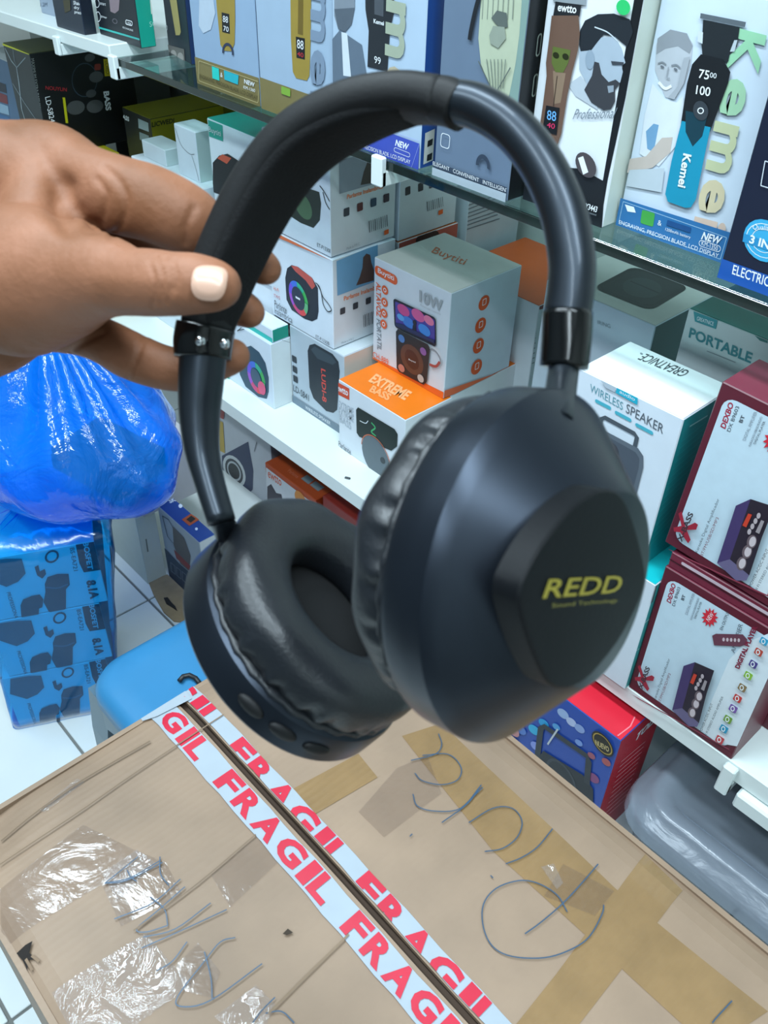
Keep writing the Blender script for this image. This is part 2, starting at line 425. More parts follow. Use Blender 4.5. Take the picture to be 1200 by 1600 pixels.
f.ell('hook_picture', (757, 258), (768, 262), (756, 275), INK('#333f50'), ring=.6, a0=170, a1=370)
f.poly('slogan_band', [(670, 248), (806, 296), (802, 304), (669, 256)], INK('#3a4656'))
f.text('slogan', 'ELEGANT   CONVENIENT   INTELLIGENT', (679, 257), (797, 301), (679, 251), W_)
f.poly('clear_base', [(669, 257), (803, 305), (800, 318), (667, 274)], INK('#a9b7c2'))
for (a, b) in ((72, 40), (135, 38)):
    g4.right.rr('side_window', (836-.1*(a-72), a+18), (843-.1*(a-72), a+14), (840-.1*(a-72), a-18), .004, INK('#8f9a92'), ring=.0015)

ew = Box('clipper_box', 'white clipper box with a bearded man in profile and a bronze clipper', -.69, .877, gz, .121, .04, .30, '#dfe6ec', '#d9e2d6', '#dfe6ec', group=GRP)
f = ew.front
f.poly('edge_stripe', [(998, -40), (1020, -40), (950, 280), (936, 365), (930, 360), (942, 284)], K_)
f.poly('black_corner', [(800, 255), (903, 263), (920, 270), (946, 284), (940, 370), (800, 320)], INK('#191d22'))
f.poly('shoulder_picture', [(888, 132), (908, 118), (932, 150), (935, 172), (900, 150)], INK('#b7c1ca'))
f.poly('face_picture', [(906, 76), (918, 58), (962, 58), (972, 75), (978, 98), (972, 103), (974, 112), (970, 128), (950, 150), (922, 140), (906, 108)], INK('#a5b4c2'))
f.poly('hair_picture', [(906, 70), (907, 48), (915, 32), (935, 22), (960, 21), (985, 30), (990, 50), (981, 73), (972, 66), (962, 57), (944, 54), (934, 66), (925, 78), (908, 80)], INK('#22282f'))
f.line('hair_parting', [(930, 42), (950, 50), (966, 64)], .0012, INK('#c7d2da'))
f.poly('beard_picture', [(930, 96), (937, 98), (941, 116), (952, 128), (963, 124), (970, 130), (962, 140), (962, 158), (956, 170), (944, 172), (925, 160), (914, 140), (926, 118)], INK('#3a3c42'))
f.poly('mouth_picture', [(950, 134), (960, 133), (960, 143), (952, 145)], INK('#8d99a5'))
f.ell('ear_picture', (923, 93), (930, 95), (922, 108), INK('#8fa0b0'))
f.poly('brow_picture', [(956, 95), (976, 97), (976, 101), (958, 101)], INK('#3d434c'))
f.text('script_lettering', 'Professional', (896, 186), (963, 184), (899, 170), INK('#79848e'), shear=.35)
f.poly('blade_picture', [(866, -30), (919, -30), (917, 8), (866, 2)], INK('#8d979d'))
f.poly('clipper_neck', [(870, 2), (910, 8), (907, 26), (866, 24)], INK('#1f2328'))
f.text('brand_lettering', 'ewtto', (873, 17), (902, 21), (874, 6), W_, bold=.02)
f.poly('clipper_picture', [(864, 24), (906, 24), (908, 52), (905, 78), (896, 112), (888, 150), (879, 208), (872, 228), (866, 232), (846, 221), (843, 212), (850, 165), (856, 118), (855, 98), (860, 60)], INK('#6b5245'))
f.poly('clipper_highlight', [(866, 110), (886, 114), (878, 160), (868, 162)], INK('#8a7460'))
f.poly('mask_relief', [(866, 72), (894, 78), (890, 98), (882, 113), (870, 112), (864, 98)], INK('#5d6b33'))
f.ell('mask_eye', (871, 86), (876, 87), (871, 91), INK('#23280f')); f.ell('mask_eye', (886, 88), (891, 89), (886, 93), INK('#23280f'))
f.line('clipper_seam', [(873, 118), (867, 165)], .0008, INK('#332720'))
f.poly('screen_picture', [(856, 164), (877, 168), (872, 210), (850, 204)], K_)
f.text('digits', '88', (857, 186), (871, 189), (858, 171), INK('#6fb5ff'))
f.text('digits', '40', (857, 198), (869, 201), (858, 190), INK('#e0356a'))
f.ell('photo_medallion', (918, 257), (934, 259), (914, 237), INK('#4c464a'))
f.poly('medallion_clipper', [(906, 246), (914, 243), (922, 268), (914, 272)], W_)
f.ell('green_sticker', (977, 11), (988, 13), (976, 23), INK('#2fbf6c'))
f.text('model_lettering', 'ET-Y3443', (907, 322), (935, 331), (909, 313), W_, bold=.02)
f.text('small_print', 'Hair clipper professional', (907, 329), (934, 337), (908, 325), GRY)

ke = Box('clipper_box', 'white clipper box showing a black and teal clipper and smiling man', -.565, .902, gz, .142, .09, .248, '#c9d8e6', '#b9c8d6', '#1c86b4', group=GRP)
f = ke.front
f.poly('portrait', [(1026, 70), (1030, 58), (1048, 48), (1072, 52), (1083, 68), (1080, 100), (1070, 130), (1055, 155), (1040, 152), (1024, 110)], INK('#b5bcc4'))
f.poly('portrait_hair', [(1026, 85), (1028, 60), (1048, 46), (1074, 52), (1083, 72), (1078, 84), (1060, 72), (1040, 76)], INK('#8d949c'))
f.poly('shirt_picture', [(1020, 130), (1040, 155), (1058, 160), (1068, 150), (1072, 190), (1055, 230), (1030, 260), (1000, 240), (1008, 180)], INK('#d5dde4'))
f.poly('shirt_stripe', [(1010, 205), (1022, 193), (1030, 195), (1022, 238), (1012, 232)], INK('#6f9cc0'))
f.poly('arm_picture', [(985, 248), (1010, 244), (1035, 215), (1052, 214), (1048, 238), (1020, 262), (980, 270)], INK('#c0b6ae'))
f.line('smile', [(1030, 128), (1040, 138), (1050, 134)], .003, W_)
f.line('brow', [(1029, 99), (1036, 97), (1042, 101)], .0014, INK('#7f868e')); f.line('brow', [(1050, 102), (1058, 101), (1064, 106)], .0014, INK('#7f868e'))
f.ell('eye', (1036, 104), (1039, 105), (1036, 102), INK('#6a7078')); f.ell('eye', (1057, 108), (1060, 109), (1057, 106), INK('#6a7078'))
f.line('nose_line', [(1046, 104), (1043, 120), (1048, 122)], .0012, INK('#959ca4'))
f.poly('jaw_shade', [(1070, 90), (1080, 88), (1070, 130), (1055, 155), (1045, 152), (1060, 135)], INK('#a2a9b1'))
f.poly('ghost_print', [(985, 265), (1040, 262), (1035, 300), (980, 290)], INK('#b9c6cf'))
kemei_letters(f, ['#93c9a4', '#9cc6a4', '#bcc39c', '#cfc4a2', '#d6bfae'], (1150, 42), (1086, 345), (1200, 55))
f.poly('blade_picture', [(1097, 20), (1168, 34), (1166, 42), (1096, 28)], INK('#5a646c'))
f.poly('clipper_head', [(1101, 30), (1158, 42), (1154, 72), (1143, 82), (1140, 96), (1100, 88), (1098, 62), (1100, 48)], INK('#20262b'))
f.poly('head_guard', [(1094, 48), (1101, 50), (1100, 68), (1092, 64)], INK('#cbd5dc')); f.poly('head_guard', [(1150, 62), (1155, 62), (1150, 80), (1143, 80)], INK('#b4c0c8'))
f.poly('clipper_picture', [(1084, 100), (1098, 84), (1132, 92), (1144, 112), (1140, 130), (1112, 205), (1066, 196), (1076, 130)], INK('#161a1f'))
f.poly('clipper_grip', [(1068, 188), (1113, 198), (1102, 250), (1090, 310), (1082, 323), (1074, 324), (1046, 314), (1042, 302), (1052, 250)], INK('#178fb0'))
f.poly('grip_shade', [(1074, 172), (1108, 180), (1100, 212), (1085, 228), (1074, 205)], INK('#123a48'))
f.text('digits', '75', (1094, 121), (1110, 124), (1096, 107), W_, bold=.01); f.text('digits', '00', (1112, 120), (1122, 122), (1113, 112), W_)
f.text('digits', '100', (1090, 146), (1112, 150), (1092, 132), W_, bold=.01)
f.ell('power_button', (1098, 172), (1110, 175), (1097, 187), INK('#363d44')); f.ell('power_symbol', (1098, 172), (1103, 173), (1097, 177), W_, ring=.7)
f.text('brand_lettering', 'Kemei', (1071, 238), (1062, 290), (1084, 241), W_, bold=.03)
f.poly('base_band', [(973, 308), (1145, 362), (1130, 418), (960, 354)], INK('#2f6fa6'))
f.rr('frame_line', (970, 346), (1129, 404), (977, 313), .001, INK('#a5cbe4'), ring=.0006)
f.poly('clipper_icon', [(980, 318), (994, 322), (997, 331), (984, 329)], W_)
f.rr('battery_icon', (1004, 347), (1024, 353), (1007, 326), .002, INK('#46a24a'))
f.text('ampersand', '&', (1031, 350), (1037, 352), (1032, 342), W_)
f.text('small_print', '1200mAh battery', (1043, 360), (1082, 373), (1044, 354), W_)
f.poly('dark_label', [(1047, 342), (1084, 354), (1082, 362), (1045, 350)], INK('#1f4f86'))
f.text('new_lettering', 'NEW', (1099, 372), (1130, 381), (1102, 360), W_, bold=.03, shear=.2)
f.rr('model_pill', (1095, 382), (1129, 393), (1097, 372), .004, W_, ring=.0006)
f.text('model_lettering', 'KM-1350', (1100, 381), (1125, 390), (1101, 374), W_)
f.text('slogan', 'ENGRAVING, PRECISION BLADE, LCD DISPLAY', (971, 349), (1126, 402), (972, 342), W_)

el = Box('clipper_box', 'navy blue box with a round pale blue seal, cut off at right edge', -.408, .862, gz, .16, .08, .27, '#161d33', '#161d33', '#161d33', group=GRP)
f = el.front
f.poly('base_band', [(1126, 403), (1290, 462), (1290, 500), (1120, 436)], INK('#1d55a8'))
f.text('electric_lettering', 'ELECTRIC S', (1144, 428), (1212, 452), (1147, 413), W_, bold=.01)
f.ell('seal', (1194, 376), (1226, 388), (1200, 344), INK('#3aa7d6'))
f.ell('seal_ring', (1194, 376), (1222, 386), (1199, 350), W_, ring=.96)
f.ell('seal_ring', (1194, 376), (1213, 383), (1198, 358), W_, ring=.95)
f.poly('seal_band', [(1163, 364), (1224, 386), (1221, 399), (1161, 377)], INK('#2a8cc0'))
f.text('seal_lettering', '3 IN 1', (1171, 379), (1214, 394), (1174, 366), W_, bold=.03)
f.text('seal_lettering', 'Quality', (1176, 360), (1206, 362), (1178, 350), W_)
f.rr('picture_frame', (1189, 290), (1260, 312), (1196, 250), .001, INK('#c9d2da'), ring=.001)

# ------------------------------------------------------------------ boxes on the upper white shelf
uz_ = -.3735
GU = 'boxes on the short upper white shelf'
u1 = Box('grooming_box', 'pale grey-blue box at the top left end of the upper shelf', -2.04, .90, -.384, .13, .05, .16, '#9aa9bd', group=GU)
u1.front.text('small_print', '10mm x 1.2M', (42, 11), (74, 10), (42, 5), INK('#5c6a80'))
u2 = Box('grooming_box', 'dark blue box with white lines of print on the upper shelf', -1.875, .853, -.3795, .115, .025, .2, '#1b2638', '#141c2a', group=GU)
u2.front.text('side_lettering', 'Shave', (115, 7), (128, 9), (115, 1), W_, bold=.02)
u2.front.text('side_lettering', 'dry &', (116, 15), (130, 17), (116, 9), W_, bold=.02)
u2.front.text('side_lettering', 'precise', (117, 22), (132, 25), (117, 16), W_, bold=.02)
u2.front.poly('trimmer_picture', [(99, 0), (110, 0), (111, 16), (102, 20)], INK('#3f3a24'))
u3 = Box('grooming_box', 'black box with bright teal side and cup picture on the upper shelf', -1.752, .880, -.3765, .15, .032, .2, '#1d232b', '#15a08c', group=GU)
f = u3.front
f.poly('cup_picture', [(170, -10), (188, -10), (186, 16), (180, 21), (173, 18)], INK('#8d7c84'))
f.ell('handle_picture', (180, 33), (184, 34), (180, 37), INK('#74707a'), ring=.75)
f.poly('teal_line', [(150, 40), (222, 61), (222, 64), (150, 43)], INK('#38b5ae'))
f.ell('icon_ring', (152, 5), (156, 6), (152, 12), W_, ring=.85); f.ell('icon_ring', (154, 26), (158, 27), (154, 34), W_, ring=.85)
f.text('small_print', 'smart', (157, 7), (166, 9), (157, 3), W_); f.text('small_print', 'power', (159, 28), (168, 31), (159, 24), W_)
f.rr('socket_icon', (197, 38), (208, 41), (197, 30), .004, W_, ring=.0015); f.text('socket_lettering', 'USB', (199, 37.5), (206, 39.5), (199, 33.5), W_)
f.text('small_print', 'RECHARGING', (193, 44), (209, 49), (193, 41), W_)
u3.right.poly('barcode_print', [(234, 0), (244, 0), (245, 20), (236, 22)], INK('#cfd8d0'))
u3.right.text('small_print', 'SG', (234, 42), (244, 40), (233, 34), INK('#9fe0d2'))
u4 = Box('grooming_box', 'dark box with a slim gold trimmer and navy side, beside the teal one', -1.618, .946, gz, .115, .05, .22, '#222a34', '#17315f', rz=-12, group=GU)
f = u4.front
f.poly('trimmer_picture', [(264, -10), (275, -10), (283, 50), (281, 55), (275, 55)], INK('#b4a568'))
f.rr('socket_icon', (250, 44), (262, 48), (250, 36), .004, W_, ring=.0015); f.text('socket_lettering', 'TYPE-C', (251, 54), (262, 57), (251, 49), W_)
f.rr('photo_strip', (252, 88), (290, 100), (250, 66), .002, INK('#6e6a66')); 
for k in range(3): f.ell('photo_face', (261+11*k, 82+4*k), (266+11*k, 83+4*k), (261+11*k, 74+4*k), INK('#a39d98'))

# ------------------------------------------------------------------ boxes on the lower white shelf, left part
PO = 'portable speaker boxes on the white shelf'
y0 = Box('speaker_box', 'yellow box with round black speaker beneath the black boxed speaker', -2.30, .865, -1.0, .22, .18, .293, '#d9cf1e', '#d9cf1e', '#e6df2a', group=PO)
y0.right.ell('speaker_picture', (142, 212), (158, 212), (142, 198), K_)
y0.top.poly('yellow_inlay', [(24, 180), (40, 184), (52, 196), (36, 194)], INK('#eef02a'))
bk = Box('speaker_box', 'tall black speaker box with lightning pattern and BASS on its side', -2.286, .90, -.7055, .138, .25, .224, '#242b30', '#15181a', '#5c5f22', group=PO)
bk.front.line('lightning', [(8, 75), (18, 95), (26, 105), (30, 130), (34, 170), (40, 190)], .003, INK('#a8b8c0'), 1)
bk.front.line('lightning', [(20, 75), (23, 95), (27, 105), (40, 90)], .002, INK('#8a9aa2'), 1)
bk.front.line('lightning', [(20, 130), (38, 160), (56, 186)], .002, INK('#8a9aa2'), 1)
bk.front.poly('yellow_edge', [(3, 67), (47, 84), (50, 87), (3, 70)], INK('#d6d81f'))
f = bk.right
f.text('column_lettering', 'MAXIMUM EXTRA BASS SPEAKER', (48, 92), (61, 186), (53, 91), INK('#8e9492'))
f.text('brand_lettering', 'NOUYUN', (71, 140), (104, 143), (71, 134), RED_)
f.text('model_lettering', 'LD-S824', (70, 152), (78, 192), (78, 150), W_)
f.text('bass_lettering', 'BASS', (161, 143), (165, 173), (170, 142), W_, bold=.04)
f.ell('cable_ring', (132, 125), (152, 122), (130, 98), INK('#3a4a55'), ring=.94)
for (cx, cy, r) in ((140, 90, 8), (150, 120, 11), (142, 146, 8), (118, 168, 14), (148, 166, 13)):
    f.ell('smoke_print', (cx, cy), (cx+r, cy-1), (cx, cy-r*.8), INK('#55585a'))
f.rr('red_patch', (147, 110), (157, 109), (147, 100), .004, INK('#8c3a30'))
f.poly('yellow_tab', [(161, 92), (173, 92), (176, 118), (163, 119)], INK('#c7b51c'))
f.text('tab_lettering', 'LICWEDI', (163, 95), (165, 116), (169, 95), K_)
f.poly('yellow_bar', [(97, 152), (101, 152), (106, 192), (102, 192)], INK('#d8d51e'))
bb = Box('speaker_box', 'small black box lettered BA beside the yellow one behind the hand', -2.31, 1.155, -1.0, .11, .12, .32, '#1a1416', '#1a1416', '#6f6a1c', group=PO)
bb.front.text('bass_lettering', 'BASS', (172, 207), (196, 204), (172, 199), W_, bold=.04)
yb = Box('speaker_box', 'olive yellow speaker box with black front and dark lettering on its side', -2.04, 1.05, -1.0, .124, .20, .405, '#1d2226', '#8f8a1a', '#8f8a1a', group=PO)
yb.front.text('bass_lettering', 'BASS', (189, 184), (202, 190), (189, 177), W_, bold=.03)
yb.front.poly('window_print', [(216, 185), (232, 192), (233, 206), (217, 200)], INK('#9fb3b8'))
yb.front.poly('window_print', [(218, 206), (233, 212), (233, 224), (219, 218)], INK('#7f9398'))
yb.right.text('brand_lettering', 'LICWEDI', (237, 199), (272, 192), (237, 191), INK('#2b2a12'), bold=.03)
yb2 = Box('speaker_box', 'tall olive yellow box with a dark curve, deep under the glass shelf', -2.13, 1.29, -1.0, .42, .15, .47, '#9a941c', '#8f8a1a', '#8f8a1a', group=PO)
yb2.front.poly('dark_curve', [(240, 112), (280, 126), (282, 148), (266, 150), (250, 140), (243, 125)], INK('#22201c'))
yb2.front.line('panel_line', [(228, 112), (231, 160)], .002, INK('#5b5710'))
pg = Box('speaker_box', 'pale grey box with a black label, deep behind the yellow boxes', -1.70, 1.30, -1.0, .30, .14, .44, '#8a929a', group=PO)
pg.front.poly('black_label', [(277, 138), (297, 146), (298, 158), (278, 152)], K_)
pg.front.text('label_lettering', 'BASS', (280, 149), (295, 155), (280, 144), W_)
pg.front.poly('dark_print', [(336, 160), (380, 175), (380, 190), (336, 172)], INK('#1d2c36'))
w0 = Box('plain_box', 'large plain white box under the two small white boxes', -1.80, .93, -1.0, .265, .12, .376, '#dbe7ee', group=PO)
w1 = Box('plain_box', 'small plain white box, the lower one at the left of its pair', -1.781, .95, -.6235, .092, .05, .034, '#d5e0e6', '#c4d4d6', '#cfe0e4', group=PO)
w2 = Box('plain_box', 'small upright plain white box with flap cut, against the teal topped box', -1.64, .95, -.6235, .076, .05, .098, '#d3dde6', '#b7ccca', '#dbe6ec', group=PO)
w2.front.line('flap_cut', [(274, 200), (283, 226), (296, 240), (304, 241)], .0012, INK('#6a7075')); w2.front.line('flap_cut', [(300, 243), (306, 262), (311, 282)], .0012, INK('#6a7075'))
tb = Box('speaker_box', 'white box with bright teal lid and teal corner label, behind the headband', -1.516, .95, -.765, .178, .14, .277, '#dde7ee', '#cfd9de', '#0f9a8b', group=PO)
f = tb.front
f.poly('teal_label', [(325, 187), (348, 196), (349, 221), (327, 213)], INK('#16a08e'))
f.text('brand_lettering', 'Buytiti', (327, 208), (346, 216), (326, 197), W_)
f.poly('speaker_picture', [(333, 254), (343, 243), (356, 240), (390, 262), (390, 320), (333, 300)], INK('#14181e'))
f.poly('handle_picture', [(340, 247), (348, 241), (362, 247), (355, 256)], INK('#c8553a'))
tb0 = Box('speaker_box', 'plain white speaker box supporting the teal lidded one', -1.53, .955, -1.0, .185, .14, .234, '#d9e3ea', group=PO)

rg = Box('speaker_box', 'grey box with red rings at the far left under the upper shelf', -2.95, 1.25, -1.0, .45, .2, .54, '#8a8f8c', group=PO)
for cxp in (2, 22): rg.front.ell('red_ring', (cxp, 46), (cxp+8, 48), (cxp, 38), INK('#b8352a'), ring=.6)
rg.front.poly('red_panel', [(-20, 62), (6, 66), (8, 100), (-20, 98)], INK('#a83a30'))
lx = Box('accessory_box', 'blue and red printed accessory box at the far left photo edge', -2.52, .93, -1.0, .20, .2, .46, '#4a6a8c', '#d4dae0', '#c9d0d4', group=PO)
for k, cc in enumerate(('#22283a', '#7a2c34', '#8fb0c8', '#3a6a9a', '#c9d4dc', '#7a2c2c')):
    lx.front.poly('print_patch', [(-25, 118+17*k), (9+2*k, 132+17*k), (11+2*k, 146+17*k), (-25, 134+17*k)], INK(cc))

# RGB portable speaker artwork
def rgb_ring(s, c, rx, ry, ring=.62):
    cols = ['#3fae5a', '#2fae8c', '#3a6fd8', '#6a4fd6', '#a24fc8', '#d0407a', '#e0454a', '#5fae7a']
    for k, cc in enumerate(cols): s.ell('light_ring', c, rx, ry, INK(cc), n=4, ring=ring, a0=45*k, a1=45*k+45.5)
la = Box('speaker_box', 'white box with a round rainbow-lit speaker standing foremost at left shelf edge', -1.47, .899, -1.0, .186, .05, .150, '#d5e2ee', '#dbe4e6', '#d5e2ee', group=PO)
f = la.front
f.poly('speaker_picture', [(372, 560), (378, 545), (392, 540), (405, 550), (415, 567), (420, 590), (420, 612), (417, 623), (404, 620), (384, 604), (375, 585)], INK('#17445c'))
rgb_ring(f, (401, 590), (415, 600), (399, 566)); f.ell('woofer_picture', (401, 590), (409, 596), (400, 576), INK('#35556e'))
f.ell('red_light', (410, 606), (416, 610), (410, 596), INK('#e0527e'))
f.line('strap_picture', [(372, 517), (386, 505), (388, 512), (372, 516)], .0015, K_)
f.poly('teal_label', [(345, 580), (358, 586), (360, 592), (347, 588)], INK('#1fb5a0'))
la.right.line('seam_line', [(425, 527), (453, 535)], .0008, GRY)
lb = Box('speaker_box', 'flat white box with bright teal bottom edge under the stacked speaker boxes', -1.47, .905, -.8485, .186, .04, .028, '#d5e2ee', '#16907c', '#d5e2ee', group=PO)
lb.front.frect('teal_edge', 0, 0, 1, .35, INK('#1fc0b4'))
lb.right.text('side_lettering', 'LUDI', (432, 514), (448, 507), (432, 506), INK('#8fd8c8'))
ld = Box('speaker_box', 'grey-fronted box with a tall black cylinder speaker and red vertical lettering', -1.282, .946, -1.0, .165, .15, .178, '#b4c2cc', '#cfc4b8', '#c9d3d9', group=PO)
f = ld.front
f.poly('speaker_picture', [(481, 548), (484, 539), (492, 537), (520, 553), (529, 565), (531, 580), (527, 640), (521, 645), (510, 642), (490, 622), (484, 605)], INK('#1b2630'))
f.poly('speaker_top', [(486, 546), (492, 541), (518, 556), (526, 566), (520, 570), (496, 560)], INK('#33424c'))
f.text('model_lettering', 'LUDI-8', (502, 575), (504, 626), (509, 578), INK('#d8483c'), bold=.02)
for (cx, cy) in ((460, 560), (461, 576), (462, 591)): f.rr('icon_square', (cx-3, cy+4), (cx+4, cy+8), (cx-3.5, cy-6), .002, INK('#2a333b'))
f.text('model_lettering', 'LD-S841', (459, 610), (483, 627), (459, 600), INK('#414a52'))
f.poly('base_band', [(450, 612), (535, 668), (535, 685), (450, 628)], INK('#6f8290'))
f.text('band_lettering', 'WIRELESS SPEAKER', (478, 638), (517, 664), (478, 633), W_)
def parlante(b, front_px, right_px, dark, ringed=True):
    pass
pl = Box('speaker_box', 'white wireless speaker box with rainbow-ringed speaker, lower of the two stacked', -1.335, .946, -.8195, .188, .152, .176, '#d7e3ee', '#d3dae0', '#d7e3ee', group=PO)
f = pl.front
f.poly('speaker_picture', [(446, 434), (449, 419), (456, 414), (466, 417), (488, 434), (497, 450), (498, 486), (496, 498), (488, 502), (476, 498), (456, 484), (448, 468)], INK('#141f30'))
f.poly('handle_picture', [(455, 415), (464, 416), (488, 434), (493, 447), (488, 452), (478, 438), (462, 424)], INK('#c05048'))
rgb_ring(f, (467, 466), (482, 476), (464, 440)); f.ell('woofer_picture', (467, 466), (477, 472), (465, 448), INK('#1d2a44'))
f.poly('brand_plate', [(463, 462), (470, 466), (470, 469), (463, 465)], W_)
f.line('strap_picture', [(494, 441), (500, 447), (505, 462), (514, 474), (519, 484), (513, 486), (506, 474), (503, 456), (497, 443)], .0022, INK('#1c2530'))
f.text('parlante_lettering', 'Parlante', (430, 479), (449, 490), (430, 468), INK('#2c353e'))
f.text('parlante_lettering', 'Inalambrica', (430, 489), (458, 505), (430, 479), INK('#2c353e'))
f.text('small_print', 'Hi-Fi', (429, 452), (437, 456), (429, 447), OR_); f.text('small_print', 'TWS', (429, 463), (439, 468), (429, 458), RED_)
f.text('model_lettering', 'ET-P1330B', (495, 527), (516, 539), (495, 522), INK('#3a434b'))
f.poly('orange_edge', [(430, 361), (516, 400), (518, 406), (430, 368)], INK('#e07040'))
f = pl.right
f.poly('sky_picture', [(525.5, 408), (590, 381), (590, 438), (527, 462)], INK('#6fa3c8'))
f.poly('figure_picture', [(556, 446), (562, 432), (566, 418), (567, 402), (572, 396), (578, 398), (580, 410), (584, 422), (584, 438)], INK('#5a4640'))
f.text('parlante_lettering', 'Parlante Inalambrica', (537, 470), (596, 449), (537, 463), INK('#e8824f'), bold=.02)
for (cx, cy) in ((535, 486), (555, 478), (575, 470)): f.rr('colour_icon', (cx-4, cy+6), (cx+4, cy+3), (cx-4, cy-4), .002, INK('#3a3a40'))
f.text('small_print', 'Made in P.R.C', (533, 537), (552, 530), (533, 534), GRY)
for k in range(7): f.line('barcode_bar', [(567+2.6*k, 492-1.1*k), (568+2.6*k, 511-1.1*k)], .0012+.0008*(k % 2), INK('#50565c'), 1)
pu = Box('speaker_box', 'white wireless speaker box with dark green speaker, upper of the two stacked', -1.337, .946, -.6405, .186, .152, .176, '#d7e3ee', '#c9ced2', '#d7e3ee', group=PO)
f = pu.front
f.poly('speaker_picture', [(440, 300), (470, 290), (499, 300), (502, 318), (500, 344), (490, 356), (470, 348), (450, 335)], INK('#1c2a26'))
f.ell('woofer_picture', (474, 322), (488, 330), (472, 302), INK('#4a6a4c'))
f.line('strap_picture', [(500, 290), (506, 298), (514, 312), (523, 328), (519, 331), (510, 318), (505, 300)], .0022, INK('#1c2530'))
f.text('model_lettering', 'ET-P1330B', (496, 385), (518, 396), (496, 379), INK('#3a434b'))
f = pu.right
f.poly('sky_picture', [(530, 250), (592, 235), (592, 285), (530, 303)], INK('#8b929c'))
f.poly('figure_picture', [(563, 289), (568, 268), (574, 252), (592, 240), (592, 284)], INK('#463c38'))
f.text('parlante_lettering', 'Parlante Inalambrica', (542, 311), (598, 294), (542, 304), INK('#e8824f'), bold=.02)
for (cx, cy, cc) in ((541, 331, '#3a3a40'), (562, 323, '#5a2c2c'), (583, 316, '#2f4258'), (603, 309, '#3a2c38')): f.rr('colour_icon', (cx-4.5, cy+8), (cx+4.5, cy+5), (cx-4.5, cy-5), .002, INK(cc))
for k in range(10): f.line('barcode_bar', [(576+3*k, 345-1.1*k), (577+3*k, 363-1.1*k)], .001+.0009*(k % 3 == 0), INK('#50565c'), 1)
f.rr('orange_mark', (599, 367), (606, 364), (599, 360), .001, OR_)
f.text('small_print', 'Made in P.R.C', (540, 390), (560, 382), (540, 386), GRY)
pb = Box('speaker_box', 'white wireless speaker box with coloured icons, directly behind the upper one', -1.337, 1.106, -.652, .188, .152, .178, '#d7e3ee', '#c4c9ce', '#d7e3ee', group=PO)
f = pb.right
for (cx, cy, cc) in ((637, 299, '#2e2e34'), (657, 293, '#2e2e34'), (674, 288, '#3a3a40')): f.rr('colour_icon', (cx-4, cy+7), (cx+4, cy+4), (cx-4, cy-6), .002, INK(cc))
for k in range(9): f.line('barcode_bar', [(667+2.9*k, 315-1.0*k), (668+2.9*k, 330-1.0*k)], .001+.0009*(k % 3 == 0), INK('#50565c'), 1)
f.rr('orange_mark', (684, 336), (691, 333), (684, 329), .001, OR_)
pb0 = Box('speaker_box', 'orange and red edged speaker box beneath the rearmost stacked speaker box', -1.337, 1.106, -1.0, .19, .16, .346, '#c9ced2', '#b0584a', '#c46a38', group=PO)
pb0.right.ell('speaker_picture', (668, 372), (686, 366), (666, 360), INK('#2b2222'))
ls = Box('speaker_box', 'white box with many lines of small print, deep beneath the glass shelf', -1.337, 1.28, -1.0, .20, .16, .497, '#c9d1d8', '#b9bfc6', '#c9d1d8', group=PO)
for k in range(7): ls.right.line('print_line', [(717, 326+6.0*k), (780-3*(k % 2), 303+6.4*k)], .0022, INK('#6a717a'), 1)
ls.right.line('strap_picture', [(703, 300), (702, 312), (706, 319), (709, 316), (706, 304)], .002, INK('#1c2530'))

ex = Box('speaker_box', 'low white box with bright orange lid at the front of the shelf', -1.095, .914, -1.0, .180, .116, .152, '#d9e1e8', '#dfe3e6', '#ef7a1a', group=PO)
f = ex.front
f.poly('brand_label', [(524, 595), (546, 607), (546, 625), (526, 615)], INK('#d24b28')); f.text('brand_lettering', 'ewtto', (527, 610), (544, 619), (527, 601), W_, bold=.02)
for k in range(3): f.text('grey_lettering', ('EXTREME', 'EXTREME', 'BASS')[k], (529+1*k, 636+11*k), (553-4*(k == 2), 649+11*k), (529+1*k, 625+11*k), INK('#b4bfc8'), bold=.01)
f.poly('phone_picture', [(557, 640), (560, 636), (617, 670), (622, 678), (621, 697), (612, 704), (562, 682), (558, 676)], INK('#12231f'))
f.line('green_swirl', [(581, 660), (587, 668), (581, 674), (588, 681)], .003, INK('#3fb06a')); f.line('light_streak', [(563, 657), (572, 661), (576, 657)], .0015, W_)
f.ell('speaker_picture', (588, 715), (610, 730), (585, 683), INK('#5d6a72')); f.ell('orange_trim', (588, 713), (611, 728), (585, 681), INK('#c46a48'), ring=.95, a0=10, a1=170)
f.ell('speaker_knob', (599, 719), (603, 721), (599, 714), INK('#2d353c'))
f.text('parlante_lettering', 'Parlante', (530, 696), (549, 710), (530, 688), INK('#39434c'))
f = ex.top
f.text('extreme_lettering', 'EXTREME', (575, 596), (632, 626), (588, 584), INK('#f6b27a'), bold=.04)
f.text('extreme_lettering', 'BASS', (576, 612), (606, 627), (583, 602), INK('#f2a468'), bold=.04)
ex2 = Box('speaker_box', 'orange lidded white box hidden under the tall white speaker box', -1.115, 1.031, -1.0, .195, .18, .152, '#d9e1e8', '#dfe3e6', '#ef7a1a', group=PO)
bu = Box('speaker_box', 'tall white box with orange icons and grey 10W on its front', -1.110, 1.012, -.8465, .190, .178, .203, '#d5dee6', '#c9d6e2', '#cfcfc9', group=PO)
f = bu.front
f.poly('orange_edge', [(575, 554), (694, 613), (694, 625), (575, 566)], INK('#e86a2a'))
f.rr('brand_pill', (586, 428), (621, 447), (586, 413), .008, INK('#e4602a')); f.text('brand_lettering', 'Buytiti', (591, 428), (616, 441), (591, 418), W_, bold=.01)
